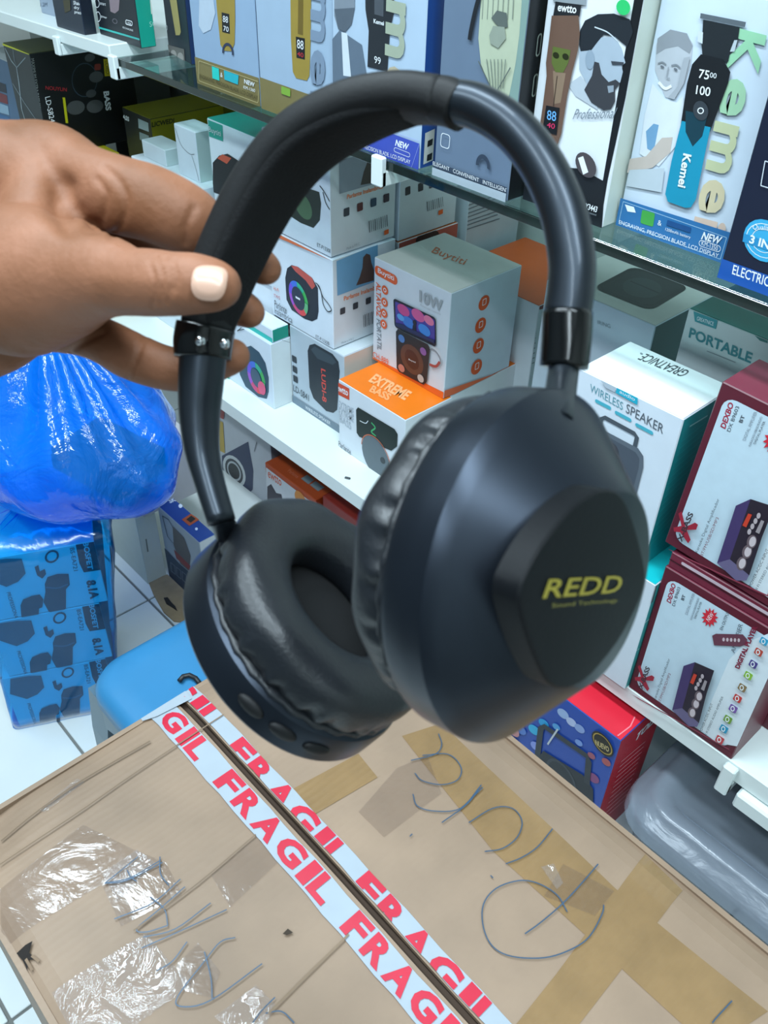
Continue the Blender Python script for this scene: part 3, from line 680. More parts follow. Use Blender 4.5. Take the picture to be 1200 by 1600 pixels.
f.text('altavoz_lettering', 'ALTAVOZ', (588, 440), (588.5, 493), (595.5, 444), INK('#e4602a'), bold=.02)
f.text('altavoz_lettering', 'PORTATIL', (588.5, 497), (590, 545), (595.5, 501), INK('#7d868e'), bold=.01)
for (cx, cy) in ((602, 453), (601.5, 472), (601, 489), (600.5, 506)):
    f.ell('round_icon', (cx, cy), (cx+5, cy+2.5), (cx, cy-7), INK('#e4602a')); f.ell('icon_mark', (cx, cy), (cx+2.4, cy+1.2), (cx, cy-3.5), W_, ring=.6)
f.text('power_lettering', '10W', (656.5, 471), (693, 488), (656.5, 452), INK('#a2a9ae'), bold=.04)
f.text('small_print', 'Potencia maxima', (658, 477), (690, 492), (658, 474), INK('#b5bbc0'))
f.text('model_lettering', 'CH-889', (584, 557), (608, 570), (584, 548), INK('#e4602a'))
f.rr('tablet_picture', (618, 510), (683, 542), (616, 465), .006, INK('#161b2c'))
f.rr('screen_picture', (620, 505), (681, 535), (619, 470), .003, INK('#4a3f9a'))
for (cx, cy, r, cc) in ((632, 484, 12, '#c84a8c'), (655, 492, 13, '#d05a96'), (672, 500, 10, '#e07aa0'), (640, 503, 12, '#3a7ad0'), (665, 515, 12, '#3a86d8'), (628, 495, 7, '#5aa0e0')):
    f.ell('light_burst', (cx, cy), (cx+r*.8, cy+r*.45), (cx, cy-r*.7), INK(cc))
f.poly('singer_picture', [(646, 520), (647, 508), (649, 504), (652, 506), (653, 524)], INK('#141a30')); f.ell('head_picture', (650, 503), (653, 504), (650, 499), INK('#141a30'))
f.poly('crowd_picture', [(620, 503), (632, 506), (645, 514), (660, 519), (672, 527), (681, 530), (681, 536), (620, 508)], INK('#1b2a58'))
f.poly('speaker_picture', [(621, 517), (624, 513), (671, 537), (674, 543), (669, 596), (664, 600), (626, 580), (622, 574)], INK('#20242a'))
f.ell('woofer_ring', (646, 561), (664, 570), (645, 538), INK('#5a3a30')); f.ell('woofer_picture', (646, 561), (657, 567), (645, 546), INK('#46241f'))
f.text('brand_lettering', 'Buytiti', (641, 562), (652, 567), (641, 559), W_)
for (cx, cy, cc) in ((630, 528, '#4a7ab8'), (664, 548, '#8a5a9a'), (630, 574, '#c07a6a'), (660, 590, '#b8b0a8')): f.ell('glow_spot', (cx, cy), (cx+5, cy+2.5), (cx, cy-6), INK(cc))
f.line('strap_picture', [(674, 542), (684, 548), (691, 561), (688, 570), (678, 572), (674, 567)], .003, INK('#8e9298')); f.line('strap_end', [(674, 568), (684, 571), (690, 564)], .005, INK('#b04a44'))
f = bu.right
for (cx, cy) in ((756, 473), (750.5, 508), (747, 540), (744, 573)):
    f.ell('round_icon', (cx, cy), (cx+8.5, cy-4), (cx+1, cy-11.5), INK('#dd5a28')); f.rr('icon_mark', (cx-3, cy+5), (cx+3, cy+2), (cx-2, cy-5), .002, W_, ring=.0012)
f.poly('orange_edge', [(685, 613), (800, 574), (800, 582), (685, 624)], INK('#dd6a40'))
bu.top.text('brand_lettering', 'Buytiti', (671, 397), (722, 417), (681, 386), INK('#d9703e'))
ob = Box('speaker_box', 'white box with dull orange lid and speaker side, right behind the tall white box', -1.11, 1.21, -1.0, .225, .225, .285, '#cfd6dc', '#c4ced8', '#c2551f', group=PO)
f = ob.right
f.rr('speaker_picture', (816, 478), (860, 462), (818, 450), .02, INK('#202226')); f.poly('speaker_base', [(816, 476), (850, 462), (850, 482), (835, 485), (818, 482)], INK('#6e2a2a'))
for k in range(9): f.line('print_line', [(812-1.2*k, 517+7.6*k), (838-.5*k, 505+7.6*k)], .0022, INK('#7a828c'), 1)

# ------------------------------------------------------------------ boxes on the lower white shelf, right part
sq = Box('speaker_box', 'large white box with a black rounded square on its lid', -.79, 1.09, -1.0, .203, .163, .404, '#c6d2dc', '#1f4a52', '#b9b9b4', group=PO)
f = sq.top
f.rr('black_square', (926, 450), (1016, 486), (990, 416), .018, INK('#15181a')); f.rr('square_inset', (936, 450), (1015, 479), (991, 421), .014, INK('#1d2224'))
f.ell('woofer_circle', (1003, 450), (1030, 460), (1018, 438), INK('#2b3436')); f.line('woofer_bar', [(985, 440), (1030, 459)], .004, INK('#121416'), 1)
sq.front.text('brand_lettering', 'IRING', (934, 506), (954, 513), (934, 500), GRY)
pt = Box('speaker_box', 'white box with dull teal lid and large teal lettering at its front', -.499, 1.0, -1.0, .26, .15, .494, '#c3cccd', '#2b6a66', '#1f6f68', group=PO)
f = pt.front
f.text('portable_lettering', 'PORTABLE', (1076, 527), (1173, 568), (1079, 511), INK('#3a8088'), bold=.03)
f.poly('teal_label', [(1084, 486), (1122, 500), (1119, 514), (1086, 502)], INK('#2a8a92')); f.text('brand_lettering', 'GREATNICE', (1089, 500), (1115, 509), (1090, 494), W_)
f.line('rule_line', [(1105, 548), (1150, 566)], .001, GRY, 1)
f.poly('teal_notch', [(1150, 508), (1176, 520), (1188, 532), (1200, 536), (1200, 520), (1160, 498)], INK('#1f6f68'))
WG = 'white and teal wireless speaker boxes, one on the other'
wl = Box('speaker_box', 'white box with bright teal lid, under the matching wireless speaker box', -.545, .834, -1.0, .182, .11, .208, '#d3dde6', '#3d9ea0', '#12b0b8', group=WG)
wl.front.rr('teal_pill', (921, 1064), (944, 1076), (922, 1056), .004, INK('#3fa2b4'))
wl.right.poly('photo_print', [(1003, 912), (1035, 880), (1030, 900), (1020, 940), (1000, 955)], INK('#4a6266'))
wl.right.line('light_streak', [(992, 985), (1014, 967)], .0012, W_, 1); wl.right.line('light_streak', [(978, 1030), (998, 1013)], .0012, W_, 1)
wb = Box('speaker_box', 'white wireless speaker box with torn lid edge and teal ribbed side', -.548, .850, -.791, .153, .11, .232, '#d6e0ea', '#17969c', '#eaf0f2', rz=0, group=WG)
f = wb.front
f.text('wireless_lettering', 'WIRELESS', (922, 611), (973, 641), (923, 599), INK('#5f97a4')); f.text('wireless_lettering', 'SPEAKER', (978, 644), (1036, 678), (980, 630), INK('#565f68'))
for (a, b_, c, d) in ((930, 628, 955, 641), (961, 646, 987, 660), (993, 665, 1021, 680)): f.rr('teal_pill', (a, b_), (c, d), (a+.6, b_-5.5), .004, INK('#49adc0'))
f.line('handle_picture', [(939, 667), (940, 654), (946, 652), (992, 677), (996, 683), (992, 700)], .006, INK('#4a525a'), 1)
f.poly('speaker_picture', [(915, 672), (922, 664), (930, 664), (998, 700), (1006, 712), (1006, 730), (985, 812), (960, 820), (905, 790), (900, 740)], INK('#5f6872'))
f.poly('grille_picture', [(922, 673), (930, 670), (994, 706), (1000, 716), (999, 730), (980, 800), (960, 808), (914, 780)], INK('#4d545e'))
f.ell('tweeter_picture', (960, 703), (968, 707), (959, 692), INK('#3a3a40')); 
f.ell('blue_light', (965, 741), (983, 752), (963, 716), INK('#4a93b8'))
f.poly('blue_sticker', [(966, 601), (998, 619), (997, 632), (963, 613)], INK('#1fa9c4')); f.text('sticker_lettering', 'audio', (969, 613), (993, 626), (970, 608), W_)
f.poly('torn_edge', [(973, 596), (978, 594), (990, 594), (1003, 600), (1005, 614), (1000, 620), (975, 604)], INK('#4f5a66'))
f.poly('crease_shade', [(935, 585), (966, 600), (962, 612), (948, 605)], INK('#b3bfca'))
f = wb.right
for k in range(16): f.line('rib_line', [(1064-3.6*k, 690+11*k), (1108-4.4*k, 655+11*k)], .0012, INK('#2fb0b4'), 1)
f.line('light_streak', [(1075, 665), (1103, 648)], .002, INK('#8fd6d8'), 1)
wb.top.text('brand_lettering', 'GREATNICE', (1078, 580), (1008, 552), (1066, 590), INK('#454c52'), shear=.3)
wb.top.ell('registered_mark', (1002, 553), (1004, 554), (1003, 552), GRY)

# DX amplifier boxes: wine red with a pale rounded panel
DG = 'wine red amplifier boxes at the right end of the shelf'
d2 = Box('amplifier_box', 'wine red amplifier box with pale panel, lower of the stacked pair', -.362, .8425, -1.0, .166, .078, .238, '#5e1f2e', '#6a2434', '#7a2c40', flap=False, group=DG)
f = d2.front
f.frect('pale_panel', .055, .055, .935, .945, INK('#c3d8e4'), r=.014)
f.poly('swoosh_print', [(1096, 1140), (1114, 1090), (1140, 1030), (1165, 1004), (1200, 990), (1230, 985), (1175, 1170), (1120, 1160)], INK('#dbe6ec'))
TXR = INK('#a32440')
f.text('brand_lettering', 'DEXBO', (1048.5, 943), (1057, 913), (1041.5, 940), TXR, bold=.03, shear=.2)
f.text('model_lettering', 'DX B9603', (1055, 947), (1064, 918), (1050.5, 945), INK('#4a525c'))
f.text('small_lettering', 'BT', (1069, 938), (1072, 930), (1064.5, 936), INK('#4a525c'), bold=.02)
f.text('small_lettering', 'DIGITAL AMPLIFIER', (1075, 960), (1087, 927), (1071, 958.5), INK('#8d97a2'))
f.text('small_lettering', 'KARAOKE/USB/SD/RADIO', (1082, 968), (1094, 934), (1079, 967), INK('#7d8792'))
f.text('small_lettering', 'DIGITAL PLAYER', (1088, 966), (1098, 940), (1085, 965), INK('#4a525c'))
sp = []
for k in range(24):
    a = 2*math.pi*k/24; r = 13.5 if k % 2 == 0 else 8.5; sp.append((1110+r*math.cos(a), 964+r*1.15*math.sin(a)))
f.poly('starburst', sp, INK('#cf2c3c')); f.text('burst_lettering', 'NEW', (1109, 971), (1117, 960), (1104, 966), W_)
f.text('output_lettering', 'EN OUTPUT', (1130, 984), (1141.5, 955), (1125.5, 982), INK('#3f4750'))
f.text('amplifier_lettering', 'AMPLIFIER', (1149, 1020), (1162, 975), (1143, 1017), INK('#59626e'))
f.poly('remote_picture', [(1114, 992), (1120, 989), (1162, 990), (1169, 998), (1166, 1006), (1158, 1009), (1117, 1007)], INK('#6a3c4c'))
for k in range(5): f.ell('remote_button', (1132+6*k, 998+.2*k), (1134+6*k, 998+.2*k), (1132+6*k, 995+.2*k), INK('#cbb7bd'))
f.text('player_lettering', 'DIGITAL PLAYER', (1157, 1044), (1186, 978), (1149.5, 1041), INK('#7e1c38'), bold=.05)
for (cx, cy, cc) in ((1125.5, 1154, '#c4464a'), (1132, 1137, '#2f93b8'), (1138.5, 1122, '#6f9a3a'), (1147, 1105, '#7a5aa0'), (1154, 1089, '#c43c3a'), (1161.5, 1072, '#8a7350'), (1171, 1053, '#86b83a'), (1179, 1035, '#4f4486'), (1187.5, 1016, '#b84a3c'), (1196, 999, '#3aa0c8')):
    f.rr('feature_icon', (cx-7, cy+1), (cx+4, cy+8), (cx-2.5, cy-8), .0015, INK(cc)); f.ell('icon_mark', (cx, cy), (cx+3, cy+2), (cx+1.5, cy-4), INK('#e9eef0'), ring=.6)
f.text('input_lettering', 'POWER AC/DC INPUT', (1099.5, 1141), (1117.5, 1097), (1096, 1139), INK('#3a434c'))
f.text('input_lettering', 'HI FI STEREO AUDIO AMPLIFIER', (1106.5, 1148), (1134, 1086), (1103.5, 1146), INK('#3a434c'))
f.poly('zigzag_logo', [(1000, 1038), (1004, 1036), (1010, 1056), (1022, 1052), (1026, 1055), (1024, 1061), (1012, 1060), (1018, 1073), (1015, 1077), (1004, 1062), (996, 1060), (995, 1055), (1005, 1054)], INK('#9c2438'))
f.text('xbass_lettering', 'X-BASS', (1007, 1075), (1019.5, 1041), (1000.5, 1071), INK('#3a3038'), bold=.03)
f.text('karaoke_lettering', 'Karaoke Digital Amplificador', (1029, 1091), (1052, 1027), (1024.5, 1089), INK('#3a434c'))
f.text('karaoke_lettering', 'BT/FM/USB/SD/MP3', (1035, 1096), (1052, 1050), (1031.5, 1094), INK('#7a3040'))
f.poly('amplifier_side', [(1054, 1106), (1072, 1037), (1090, 1031), (1070, 1103)], INK('#453764'))
f.poly('amplifier_shadow', [(1054, 1106), (1070, 1103), (1096, 1125), (1093, 1132), (1080, 1131)], INK('#6a6284'))
f.poly('amplifier_front', [(1070, 1103), (1090, 1031), (1120, 1044), (1114, 1062), (1108, 1080), (1096, 1126)], INK('#2c2430'))
for (cx, cy) in ((1085, 1110), (1091, 1096), (1096, 1084)):
    f.ell('knob_ring', (cx, cy), (cx+6, cy+3), (cx+2, cy-8), INK('#6a5a60')); f.ell('knob_picture', (cx+1, cy), (cx+5, cy+2), (cx+2.5, cy-6), INK('#c9bcc0'))
for k in range(4): f.ell('jack_picture', (1092+3.4*k, 1071-6.2*k), (1094.4+3.4*k, 1072-6.2*k), (1092.6+3.4*k, 1067.5-6.2*k), INK('#b5a8ac'))
f.poly('red_display', [(1083, 1062), (1089, 1048), (1094, 1050), (1088, 1065)], INK('#c8402c'))
f.poly('port_picture', [(1100, 1072), (1106, 1058), (1110, 1060), (1105, 1075)], INK('#9a9094'))
f.line('wine_edge_line', [(979, 1074), (1144, 1166)], .002, INK('#8e3a4c'), 1)
def copy_box(src, name, loc, label):
    r = src.root.copy(); COL.objects.link(r); r.name = name; r.location = loc; r['label'] = label
    for ch in src.root.children:
        c = ch.copy(); COL.objects.link(c); c.parent = r
    return r
d1 = copy_box(d2, 'amplifier_box', (-.372, .8425, -.7275+CAMH), 'wine red amplifier box with pale panel, upper of the stacked pair')
d1.rotation_euler = (0, math.radians(2.6), 0)
dm = Box('amplifier_box', 'thin wine red box layered between the two amplifier boxes', -.36, .8445, -.7615, .162, .076, .024, '#74293c', '#6a2434', '#7a2c40', flap=False, group=DG)
dm.front.frect('fold_line', 0, .46, 1, .54, INK('#3f141f'))
dm.front.frect('pale_strip', .1, .6, .9, .8, INK('#c9b4bc'), r=.002)
d3 = Box('amplifier_box', 'wine red amplifier box behind the stacked pair with pale label on lid', -.335, .925, -1.0, .17, .07, .548, '#5e1f2e', '#6a2434', '#7a2c40', flap=False, group=DG)
dt = Sheet(d1, np.array([-.359, .8425, -.4915+CAMH]), np.array([1., 0, 0]), np.array([0, 1., 0]), (.164, .078), .001)

tp = boxo('white_packet', 0, 0, 0, .2, .16, .012, M('#d9e6e2', .35), None, .004, 2)
tp.location = (-.165, .90, -1.0+CAMH); tag(tp, 'flat white packet lying on the shelf right of the wine red boxes', 'packet')
ch = boxo('plastic_scrap', 0, 0, 0, .011, .005, .003, M('#3a4244', .4), None, .001)
q = onz(538, 748, SZ); ch.location = (q[0], q[1], SZ); ch.rotation_euler = (0, 0, .5); tag(ch, 'tiny dark plastic scrap lying near the edge of the white shelf', 'scrap')

# ------------------------------------------------------------------ boxes on the floor under the shelf
FL = -CAMH
wf = Box('speaker_box', 'pale box with a blue woofer picture on the floor under the shelf', -1.70, .945, FL, .325, .28, .29, '#b9bdc6', '#8a8f98', '#a93a30', group='boxes on the floor under the white shelf')
f = wf.front
f.poly('blue_panel', [(347, 712), (388, 690), (396, 735), (395, 765), (380, 780), (350, 790)], INK('#1c2a52'))
f.ell('woofer_rim', (366, 736), (384, 744), (364, 712), INK('#c9ced2')); f.ell('woofer_cone', (366, 736), (380, 742), (364, 717), INK('#2a2f3a')); 
f.ell('woofer_ring', (366, 736), (377, 741), (365, 721), INK('#b5bbc2')); f.ell('woofer_cap', (366, 736), (375, 740), (365, 724), INK('#14181f'))
f.ell('small_woofer', (372, 770), (382, 775), (371, 758), INK('#8f98a8'), ring=.7)
f.poly('yellow_strip', [(341, 655), (349, 660), (352, 708), (344, 704)], INK('#b89a3a'))
f.poly('red_corner', [(338, 640), (352, 640), (350, 655), (340, 650)], INK('#a02a2a'))
f.line('print_line', [(398, 705), (402, 690)], .002, INK('#5a606a'), 1)
oo = Box('speaker_box', 'orange box with white picture front on the floor under the shelf', -1.338, .902, FL, .178, .12, .184, '#b84a20', '#9c3a1a', '#b04a22', group='boxes on the floor under the white shelf')
f = oo.front
f.poly('white_front', [(416, 730), (490, 787), (490, 900), (418, 860)], INK('#cfd2d8'))
f.text('brand_lettering', 'ewtto', (419, 745), (440, 760), (419, 734), INK('#d8552a'), bold=.01)
f.poly('people_picture', [(418, 760), (424, 756), (432, 770), (440, 772), (444, 790), (418, 782)], INK('#3a3440'))
f.ell('sunburst', (471, 783), (481, 791), (469, 768), INK('#d88a3a')); f.line('cable_picture', [(448, 790), (455, 782), (466, 790), (470, 800)], .003, INK('#2a2a30'))
f = oo.top
f.poly('feature_panel', [(470, 748), (480, 742), (491, 750), (482, 757)], INK('#7d8a8e')); f.poly('feature_panel', [(484, 758), (493, 752), (507, 762), (497, 768)], INK('#7d8a8e'))
f.text('small_print', 'Parlante', (449, 737), (464, 748), (453, 733), INK('#d0785a'))
dr = Box('speaker_box', 'dark red box right of the orange box under the shelf', -1.146, .91, FL, .115, .12, .20, '#8c2620', '#7a2018', '#8c2a20', group='boxes on the floor under the white shelf')
sb = Box('tablet_box', 'slim box with blue lid and tablet pictures standing by the stool', -1.343, .634, FL+.0015, .155, .038, .198, '#aab2b4', '#c6ccce', '#22468c', group='boxes on the floor under the white shelf')
f = sb.front
f.line('tablet_frame', [(254, 806), (262, 838), (272, 850), (272, 828), (264, 812), (254, 806)], .003, INK('#3a4a58'), 1)
f.poly('photo_print', [(270, 822), (288, 840), (298, 868), (296, 892), (282, 880), (272, 852)], INK('#5a5450')); f.poly('red_patch', [(272, 858), (298, 884), (298, 892), (276, 872)], INK('#8c2f2c'))
f.poly('dark_base', [(252, 850), (280, 880), (310, 905), (310, 945), (264, 902)], INK('#2c4256'))
for k in range(3): f.rr('icon_square', (268+9*k, 892+7*k), (275+9*k, 898+7*k), (267+9*k, 878+7*k), .001, INK('#8f9aa2'), ring=.0015)
f = sb.top
f.poly('orange_label', [(284, 812), (298, 803), (312, 812), (296, 822)], INK('#b8542c')); f.poly('label_dark', [(291, 812), (299, 806), (306, 811), (298, 817)], INK('#2a2420'))
f.text('brand_lettering', 'SK', (266, 787), (276, 783), (262, 781), W_, bold=.03); f.ell('lid_dot', (282, 791), (285, 792), (283, 788), W_); f.ell('lid_dot', (307, 827), (309, 828), (308, 825), W_)
wx = Box('plain_box', 'plain white box with tiny lettering left of the slim blue lidded box', -1.53, .585, FL, .18, .045, .185, '#aeb9b4', '#bcc6c2', '#aeb4b2', group='boxes on the floor under the white shelf')
wx.right.line('tiny_lettering', [(228, 842), (231, 862)], .003, INK('#6a7470'), 1)
wy = Box('plain_box', 'plain pale box on top of the white box left of the blue lidded one', -1.55, .60, FL+.1865, .21, .14, .14, '#b3b2b6', '#a9aab0', '#b3b2b6', group='boxes on the floor under the white shelf')
wy.front.line('crease_line', [(225, 770), (272, 755)], .001, INK('#8a8a90'), 1)
cbp = [onz(u, v, .0) for u, v in ((232, 910), (262, 899), (300, 935), (300, 975), (272, 972), (256, 958), (240, 930))]
loft('cardboard_scrap', [[(p[0], p[1], .0005) for p in cbp], [(p[0], p[1], .0035) for p in cbp]], M('#8d7a5c', .8, noise=.12), smooth=False)
tag(bpy.data.objects['cardboard_scrap'], 'torn brown cardboard scrap on the floor beside the blue stool', 'cardboard')
lq = [onz(u, v, .004) for u, v in ((256, 935), (262, 934), (268, 942), (274, 948), (277, 955), (270, 950), (260, 944))]
lf = loft('dry_leaf', [[(p[0], p[1], .0042) for p in lq], [(p[0], p[1], .006) for p in lq]], M('#17130f', .8), smooth=False)
tag(lf, 'small dark dry scrap lying on the brown cardboard', 'scrap')

rd = Box('speaker_box', 'glossy red box with blue party speaker picture beside the big carton', -.53, .80, FL, .199, .115, .292, '#2b4fa8', '#b81f30', '#d8283c', group=None)
f = rd.front
for (cx, cy, r, cc) in ((880, 1115, 9, '#9fb8e0'), (893, 1128, 8, '#b7c4e6'), (906, 1138, 8, '#8fa6d8'), (850, 1130, 8, '#2aa0d8'), (835, 1140, 9, '#36b0dc'), (905, 1160, 6, '#7a9ad8'), (928, 1215, 9, '#8a4a7a'), (948, 1190, 7, '#b05a5a'), (870, 1135, 6, '#56a0d8'), (925, 1180, 6, '#a05a6a'), (815, 1140, 8, '#5a80c8'), (838, 1165, 8, '#8a9ae0')):
    f.ell('light_burst', (cx, cy), (cx+r, cy+r*.5), (cx, cy-r*.8), INK(cc))
DK = INK('#23272c')
f.poly('speaker_picture', [(838, 1190), (850, 1172), (912, 1210), (928, 1232), (928, 1262), (900, 1262), (832, 1215)], DK)
f.line('handle_picture', [(840, 1188), (846, 1138), (852, 1134), (918, 1180), (921, 1188), (918, 1224)], .011, INK('#33383d'), 1)
f.ell('woofer_picture', (878, 1215), (902, 1232), (876, 1188), INK('#3a4045'), ring=.85)
f.line('antenna_picture', [(857, 1162), (873, 1138)], .003, INK('#c9d0d4'), 1)
f.ell('badge', (943, 1161), (960, 1171), (940, 1143), INK('#2a261c')); f.ell('badge_ring', (943, 1161), (958, 1170), (940.5, 1146), INK('#b89a4a'), ring=.9)
f.text('badge_lettering', 'NUEVO', (932, 1162), (953, 1174), (932, 1154), INK('#d8c48a'), bold=.02)
for (cx, cy) in ((805, 1141), (803, 1160)): f.ell('round_icon', (cx, cy), (cx+8, cy+5), (cx, cy-8), INK('#c88a8a'))
f = rd.right
f.text('brand_lettering', 'TOLI', (992, 1158), (1022, 1128), (996, 1146), W_, bold=.04, shear=.3)
for k in range(12): f.line('print_line', [(970-2.6*k, 1190+8*k), (1008-3*k, 1158+8.2*k)], .0022, INK('#e59aa2'), 1)
rd.top.line('gloss_crease', [(965, 1150), (985, 1135), (992, 1120)], .002, INK('#e8808c'), 1)

# ------------------------------------------------------------------ clear storage tub
tub = empty('storage_tub', (-.31, .785, 0)); tag(tub, 'clear plastic storage tub with cloudy lid on the floor under the shelf end', 'tub')
lidm = film('cloudy_plastic', (.70, .78, .86), (1, 1, 1), .68, .22, body=(.55, .63, .75), bump=.12, bscale=14)
tubm = film('clear_plastic', (.55, .62, .66), (1, 1, 1), .80, .12, body=(.10, .13, .15))
def ring3(x0, y0, x1, y1, r, z): return [(a, b, z) for a, b in rrect_pts(x0, y0, x1, y1, r, 6)]
TW, TD = .50, .34
loft('tub_body', [ring3(.03, .03, TW-.03, TD-.03, .05, .001), ring3(.012, .012, TW-.012, TD-.012, .055, .16)], tubm, tub, cap1=False)
loft('lid', [ring3(-.002, -.002, TW+.002, TD+.002, .066, .150), ring3(0, 0, TW, TD, .065, .170), ring3(.004, .004, TW-.004, TD-.004, .062, .178), ring3(.018, .018, TW-.018, TD-.018, .055, .180), ring3(.024, .024, TW-.024, TD-.024, .052, .192), ring3(.034, .034, TW-.034, TD-.034, .046, .196), ring3(.052, .052, TW-.052, TD-.052, .036, .194), ring3(.060, .060, TW-.060, TD-.060, .032, .180)], lidm, tub, cap0=False)
for k, (x, y, w_, d_, h_) in enumerate(((.06, .05, .17, .22, .11), (.26, .06, .17, .2, .09))):
    c_ = Box('gadget_box', ('black gadget box seen at the left inside the clear tub', 'black gadget box seen at the right inside the clear tub')[k], -.31+x, .785+y, FL+.004, w_, d_, h_, '#1c2022', '#1c2022', '#23282a', group='dark boxes inside the clear tub')

# ------------------------------------------------------------------ blue plastic stool
st = empty('plastic_stool', (-.712, .40, 0)); tag(st, 'blue plastic stool with grey-blue legs half under the big carton', 'stool')
sblue = M('#2f78a6', .42, noise=.06, scale=14, bump=.05, bscale=40); sgrey = M('#4d6878', .35, noise=.04)
HS = .40
def rr2(h, r, z): return [(a, b, z) for a, b in rrect_pts(-h, -h, h, h, r, 7)]
loft('seat', [rr2(.150, .05, HS-.034), rr2(.149, .05, HS-.018), rr2(.144, .05, HS-.006), rr2(.132, .048, HS), rr2(.105, .04, HS-.001), rr2(.04, .02, HS-.003)], sblue, st)
for sx in (-1, 1):
    for sy in (-1, 1):
        rings = []
        for z, o_, wd in ((HS-.033, .145, .055), (HS-.12, .152, .045), (.006, .160, .034)):
            a0, a1 = o_-wd, o_
            rings.append([(sx*a1, sy*a1, z), (sx*a0, sy*a1, z), (sx*a0, sy*(a1-.012), z), (sx*(a1-.012), sy*(a1-.012), z), (sx*(a1-.012), sy*a0, z), (sx*a1, sy*a0, z)])
        loft('leg', rings, sgrey, st, smooth=False)
for k in range(4):                                    # apron between the legs, with an arched lower edge
    a = math.radians(90*k); V = []; F = []
    for i in range(9):
        x = -.1+.2*i/8; zlo = HS-.075+.03*math.sin(math.pi*i/8)
        for (y, z) in ((.149, HS-.03), (.150, zlo), (.142, zlo), (.141, HS-.03)):
            V.append((x*math.cos(a)-y*math.sin(a), x*math.sin(a)+y*math.cos(a), z))
    for i in range(8):
        for j in range(4): F.append((4*i+j, 4*i+(j+1) % 4, 4*i+4+(j+1) % 4, 4*i+4+j))
    mesh('apron', V, F, sgrey, st)
cq = [onz(u, v, .404)-np.array(st.location) for u, v in ((280, 1064), (286, 1057), (296, 1055), (306, 1060), (312, 1068))]
tube('pull_cord', cq, .0035, M('#15171a', .5), st)

# ------------------------------------------------------------------ boxes in the blue bag
bx0 = np.array([-1.174, .213]); ang = math.degrees(math.atan2(.157, .076))
BG = 'computer speaker boxes stacked inside the blue bag'
ca, sa = math.cos(math.radians(ang)), math.sin(math.radians(ang))
def bosfet(z, lab, off=0):
    b = Box('speaker_box', lab, bx0[0]+off*ca, bx0[1]+off*sa, z, .174, .20, .1335, '#c9d6dc', '#33404e', '#c2ccd2', rz=ang, group=BG)
    return b
k3 = bosfet(FL+.003, 'bottom speaker box of three seen through the blue bag')
k1 = bosfet(FL+.003+.1345*2+.0016, 'top speaker box of three seen through the blue bag', .028)
f = k1.front; DP = INK('#333c46')
f.poly('maroon_label', [(117, 845), (168, 832), (172, 888), (131, 894), (124, 880)], INK('#4a2430'))
f.text('brand_lettering', 'BOSFET', (129, 847), (137, 890), (138, 846), INK('#b7c4cc'), bold=.03)
f.text('model_lettering', 'BS-EA721', (109, 856), (115, 892), (116, 855), DP)
f.text('size_lettering', '8.1A', (134, 907), (141, 936), (149, 905), DP, bold=.05)
f.ell('round_logo', (81, 869), (92, 867), (81, 859), DP, ring=.72)
f.poly('subwoofer_picture', [(70, 912), (74, 901), (90, 896), (107, 896), (109, 913), (103, 920), (103, 950), (92, 957), (76, 955), (68, 940), (71, 924)], DP)
f.line('woofer_line', [(72, 917), (90, 918), (106, 912)], .003, INK('#5a6672'))
f.poly('satellite_picture', [(32, 945), (36, 936), (50, 930), (62, 928), (68, 936), (66, 948), (61, 950), (60, 965), (34, 970)], DP)
f.poly('plant_picture', [(-20, 876), (10, 872), (34, 872), (40, 895), (28, 908), (10, 916), (-20, 905)], INK('#4a5660'))
f.poly('cable_picture', [(54, 885), (60, 882), (62, 892), (70, 888), (72, 896), (66, 903), (58, 898)], DP)
f.text('column_lettering', 'PROFESSIONAL', (10, 925), (24, 968), (16, 924), DP)
for b, src in ((k3, k1),):
    for o_ in src.root.children:
        if o_.name.split('.')[0] in ('body', 'lid_flap'): continue
        c = o_.copy(); COL.objects.link(c); c.parent = b.root
k2 = copy_box(k1, 'speaker_box', (bx0[0]+.013*ca, bx0[1]+.013*sa, .003+.1345+.0008), 'middle speaker box of three seen through the blue bag')

bagm = film('blue_film', (.09, .64, .97), (1, 1, 1), .95, .14, body=(.0, .32, .9), bump=.10, bscale=9)
ca, sa = math.cos(math.radians(ang)), math.sin(math.radians(ang))
bag = empty('plastic_bag', (bx0[0], bx0[1], 0), math.radians(ang)); tag(bag, 'translucent blue plastic bag standing on the floor round three speaker boxes', 'bag')
rng = np.random.RandomState(3)
def wr(a, z, s=1.0): return s*(.55*math.sin(7*a+21*z)+.45*math.sin(13*a-34*z+1.3)+.3*math.sin(23*a+55*z+.4))
rings = []
for z in np.linspace(0, 1, 17):
    hz = .0012+min(z, .88)*.475; ring = []
    g = .004+.004*z; tw = max(0, (z-.88)/.12)
    P = rrect_pts(-g-.010, -g, .174+g+.022*z, .20+g, .012, 3)
    Q = []
    for i in range(len(P)):
        p0, p1 = np.array(P[i]), np.array(P[(i+1) % len(P)])
        k_ = 7 if np.linalg.norm(p1-p0) > .05 else 1
        for t in range(k_): Q.append(p0+(p1-p0)*t/k_)
    Q = [q+np.array([.075*hz, 0]) for q in Q]; c = np.array([.087+.075*hz, .10])
    for i, p in enumerate(Q):
        a = 2*math.pi*i/len(Q); d = p-c; ln = np.linalg.norm(d)
        amp = .002+.007*max(0, z-.1)
        if p[1] < .02 and z < .8: amp *= .35
        off = max(-.0015, wr(a, z, amp)); q = c+d*(1+(off)/ln)*(1-.85*tw)
        ring.append((q[0], q[1], hz+.020*tw+.008*tw*math.sin(9*a+5*tw)))
    rings.append(ring)
loft('bag_film', rings, bagm, bag, cap1=True)
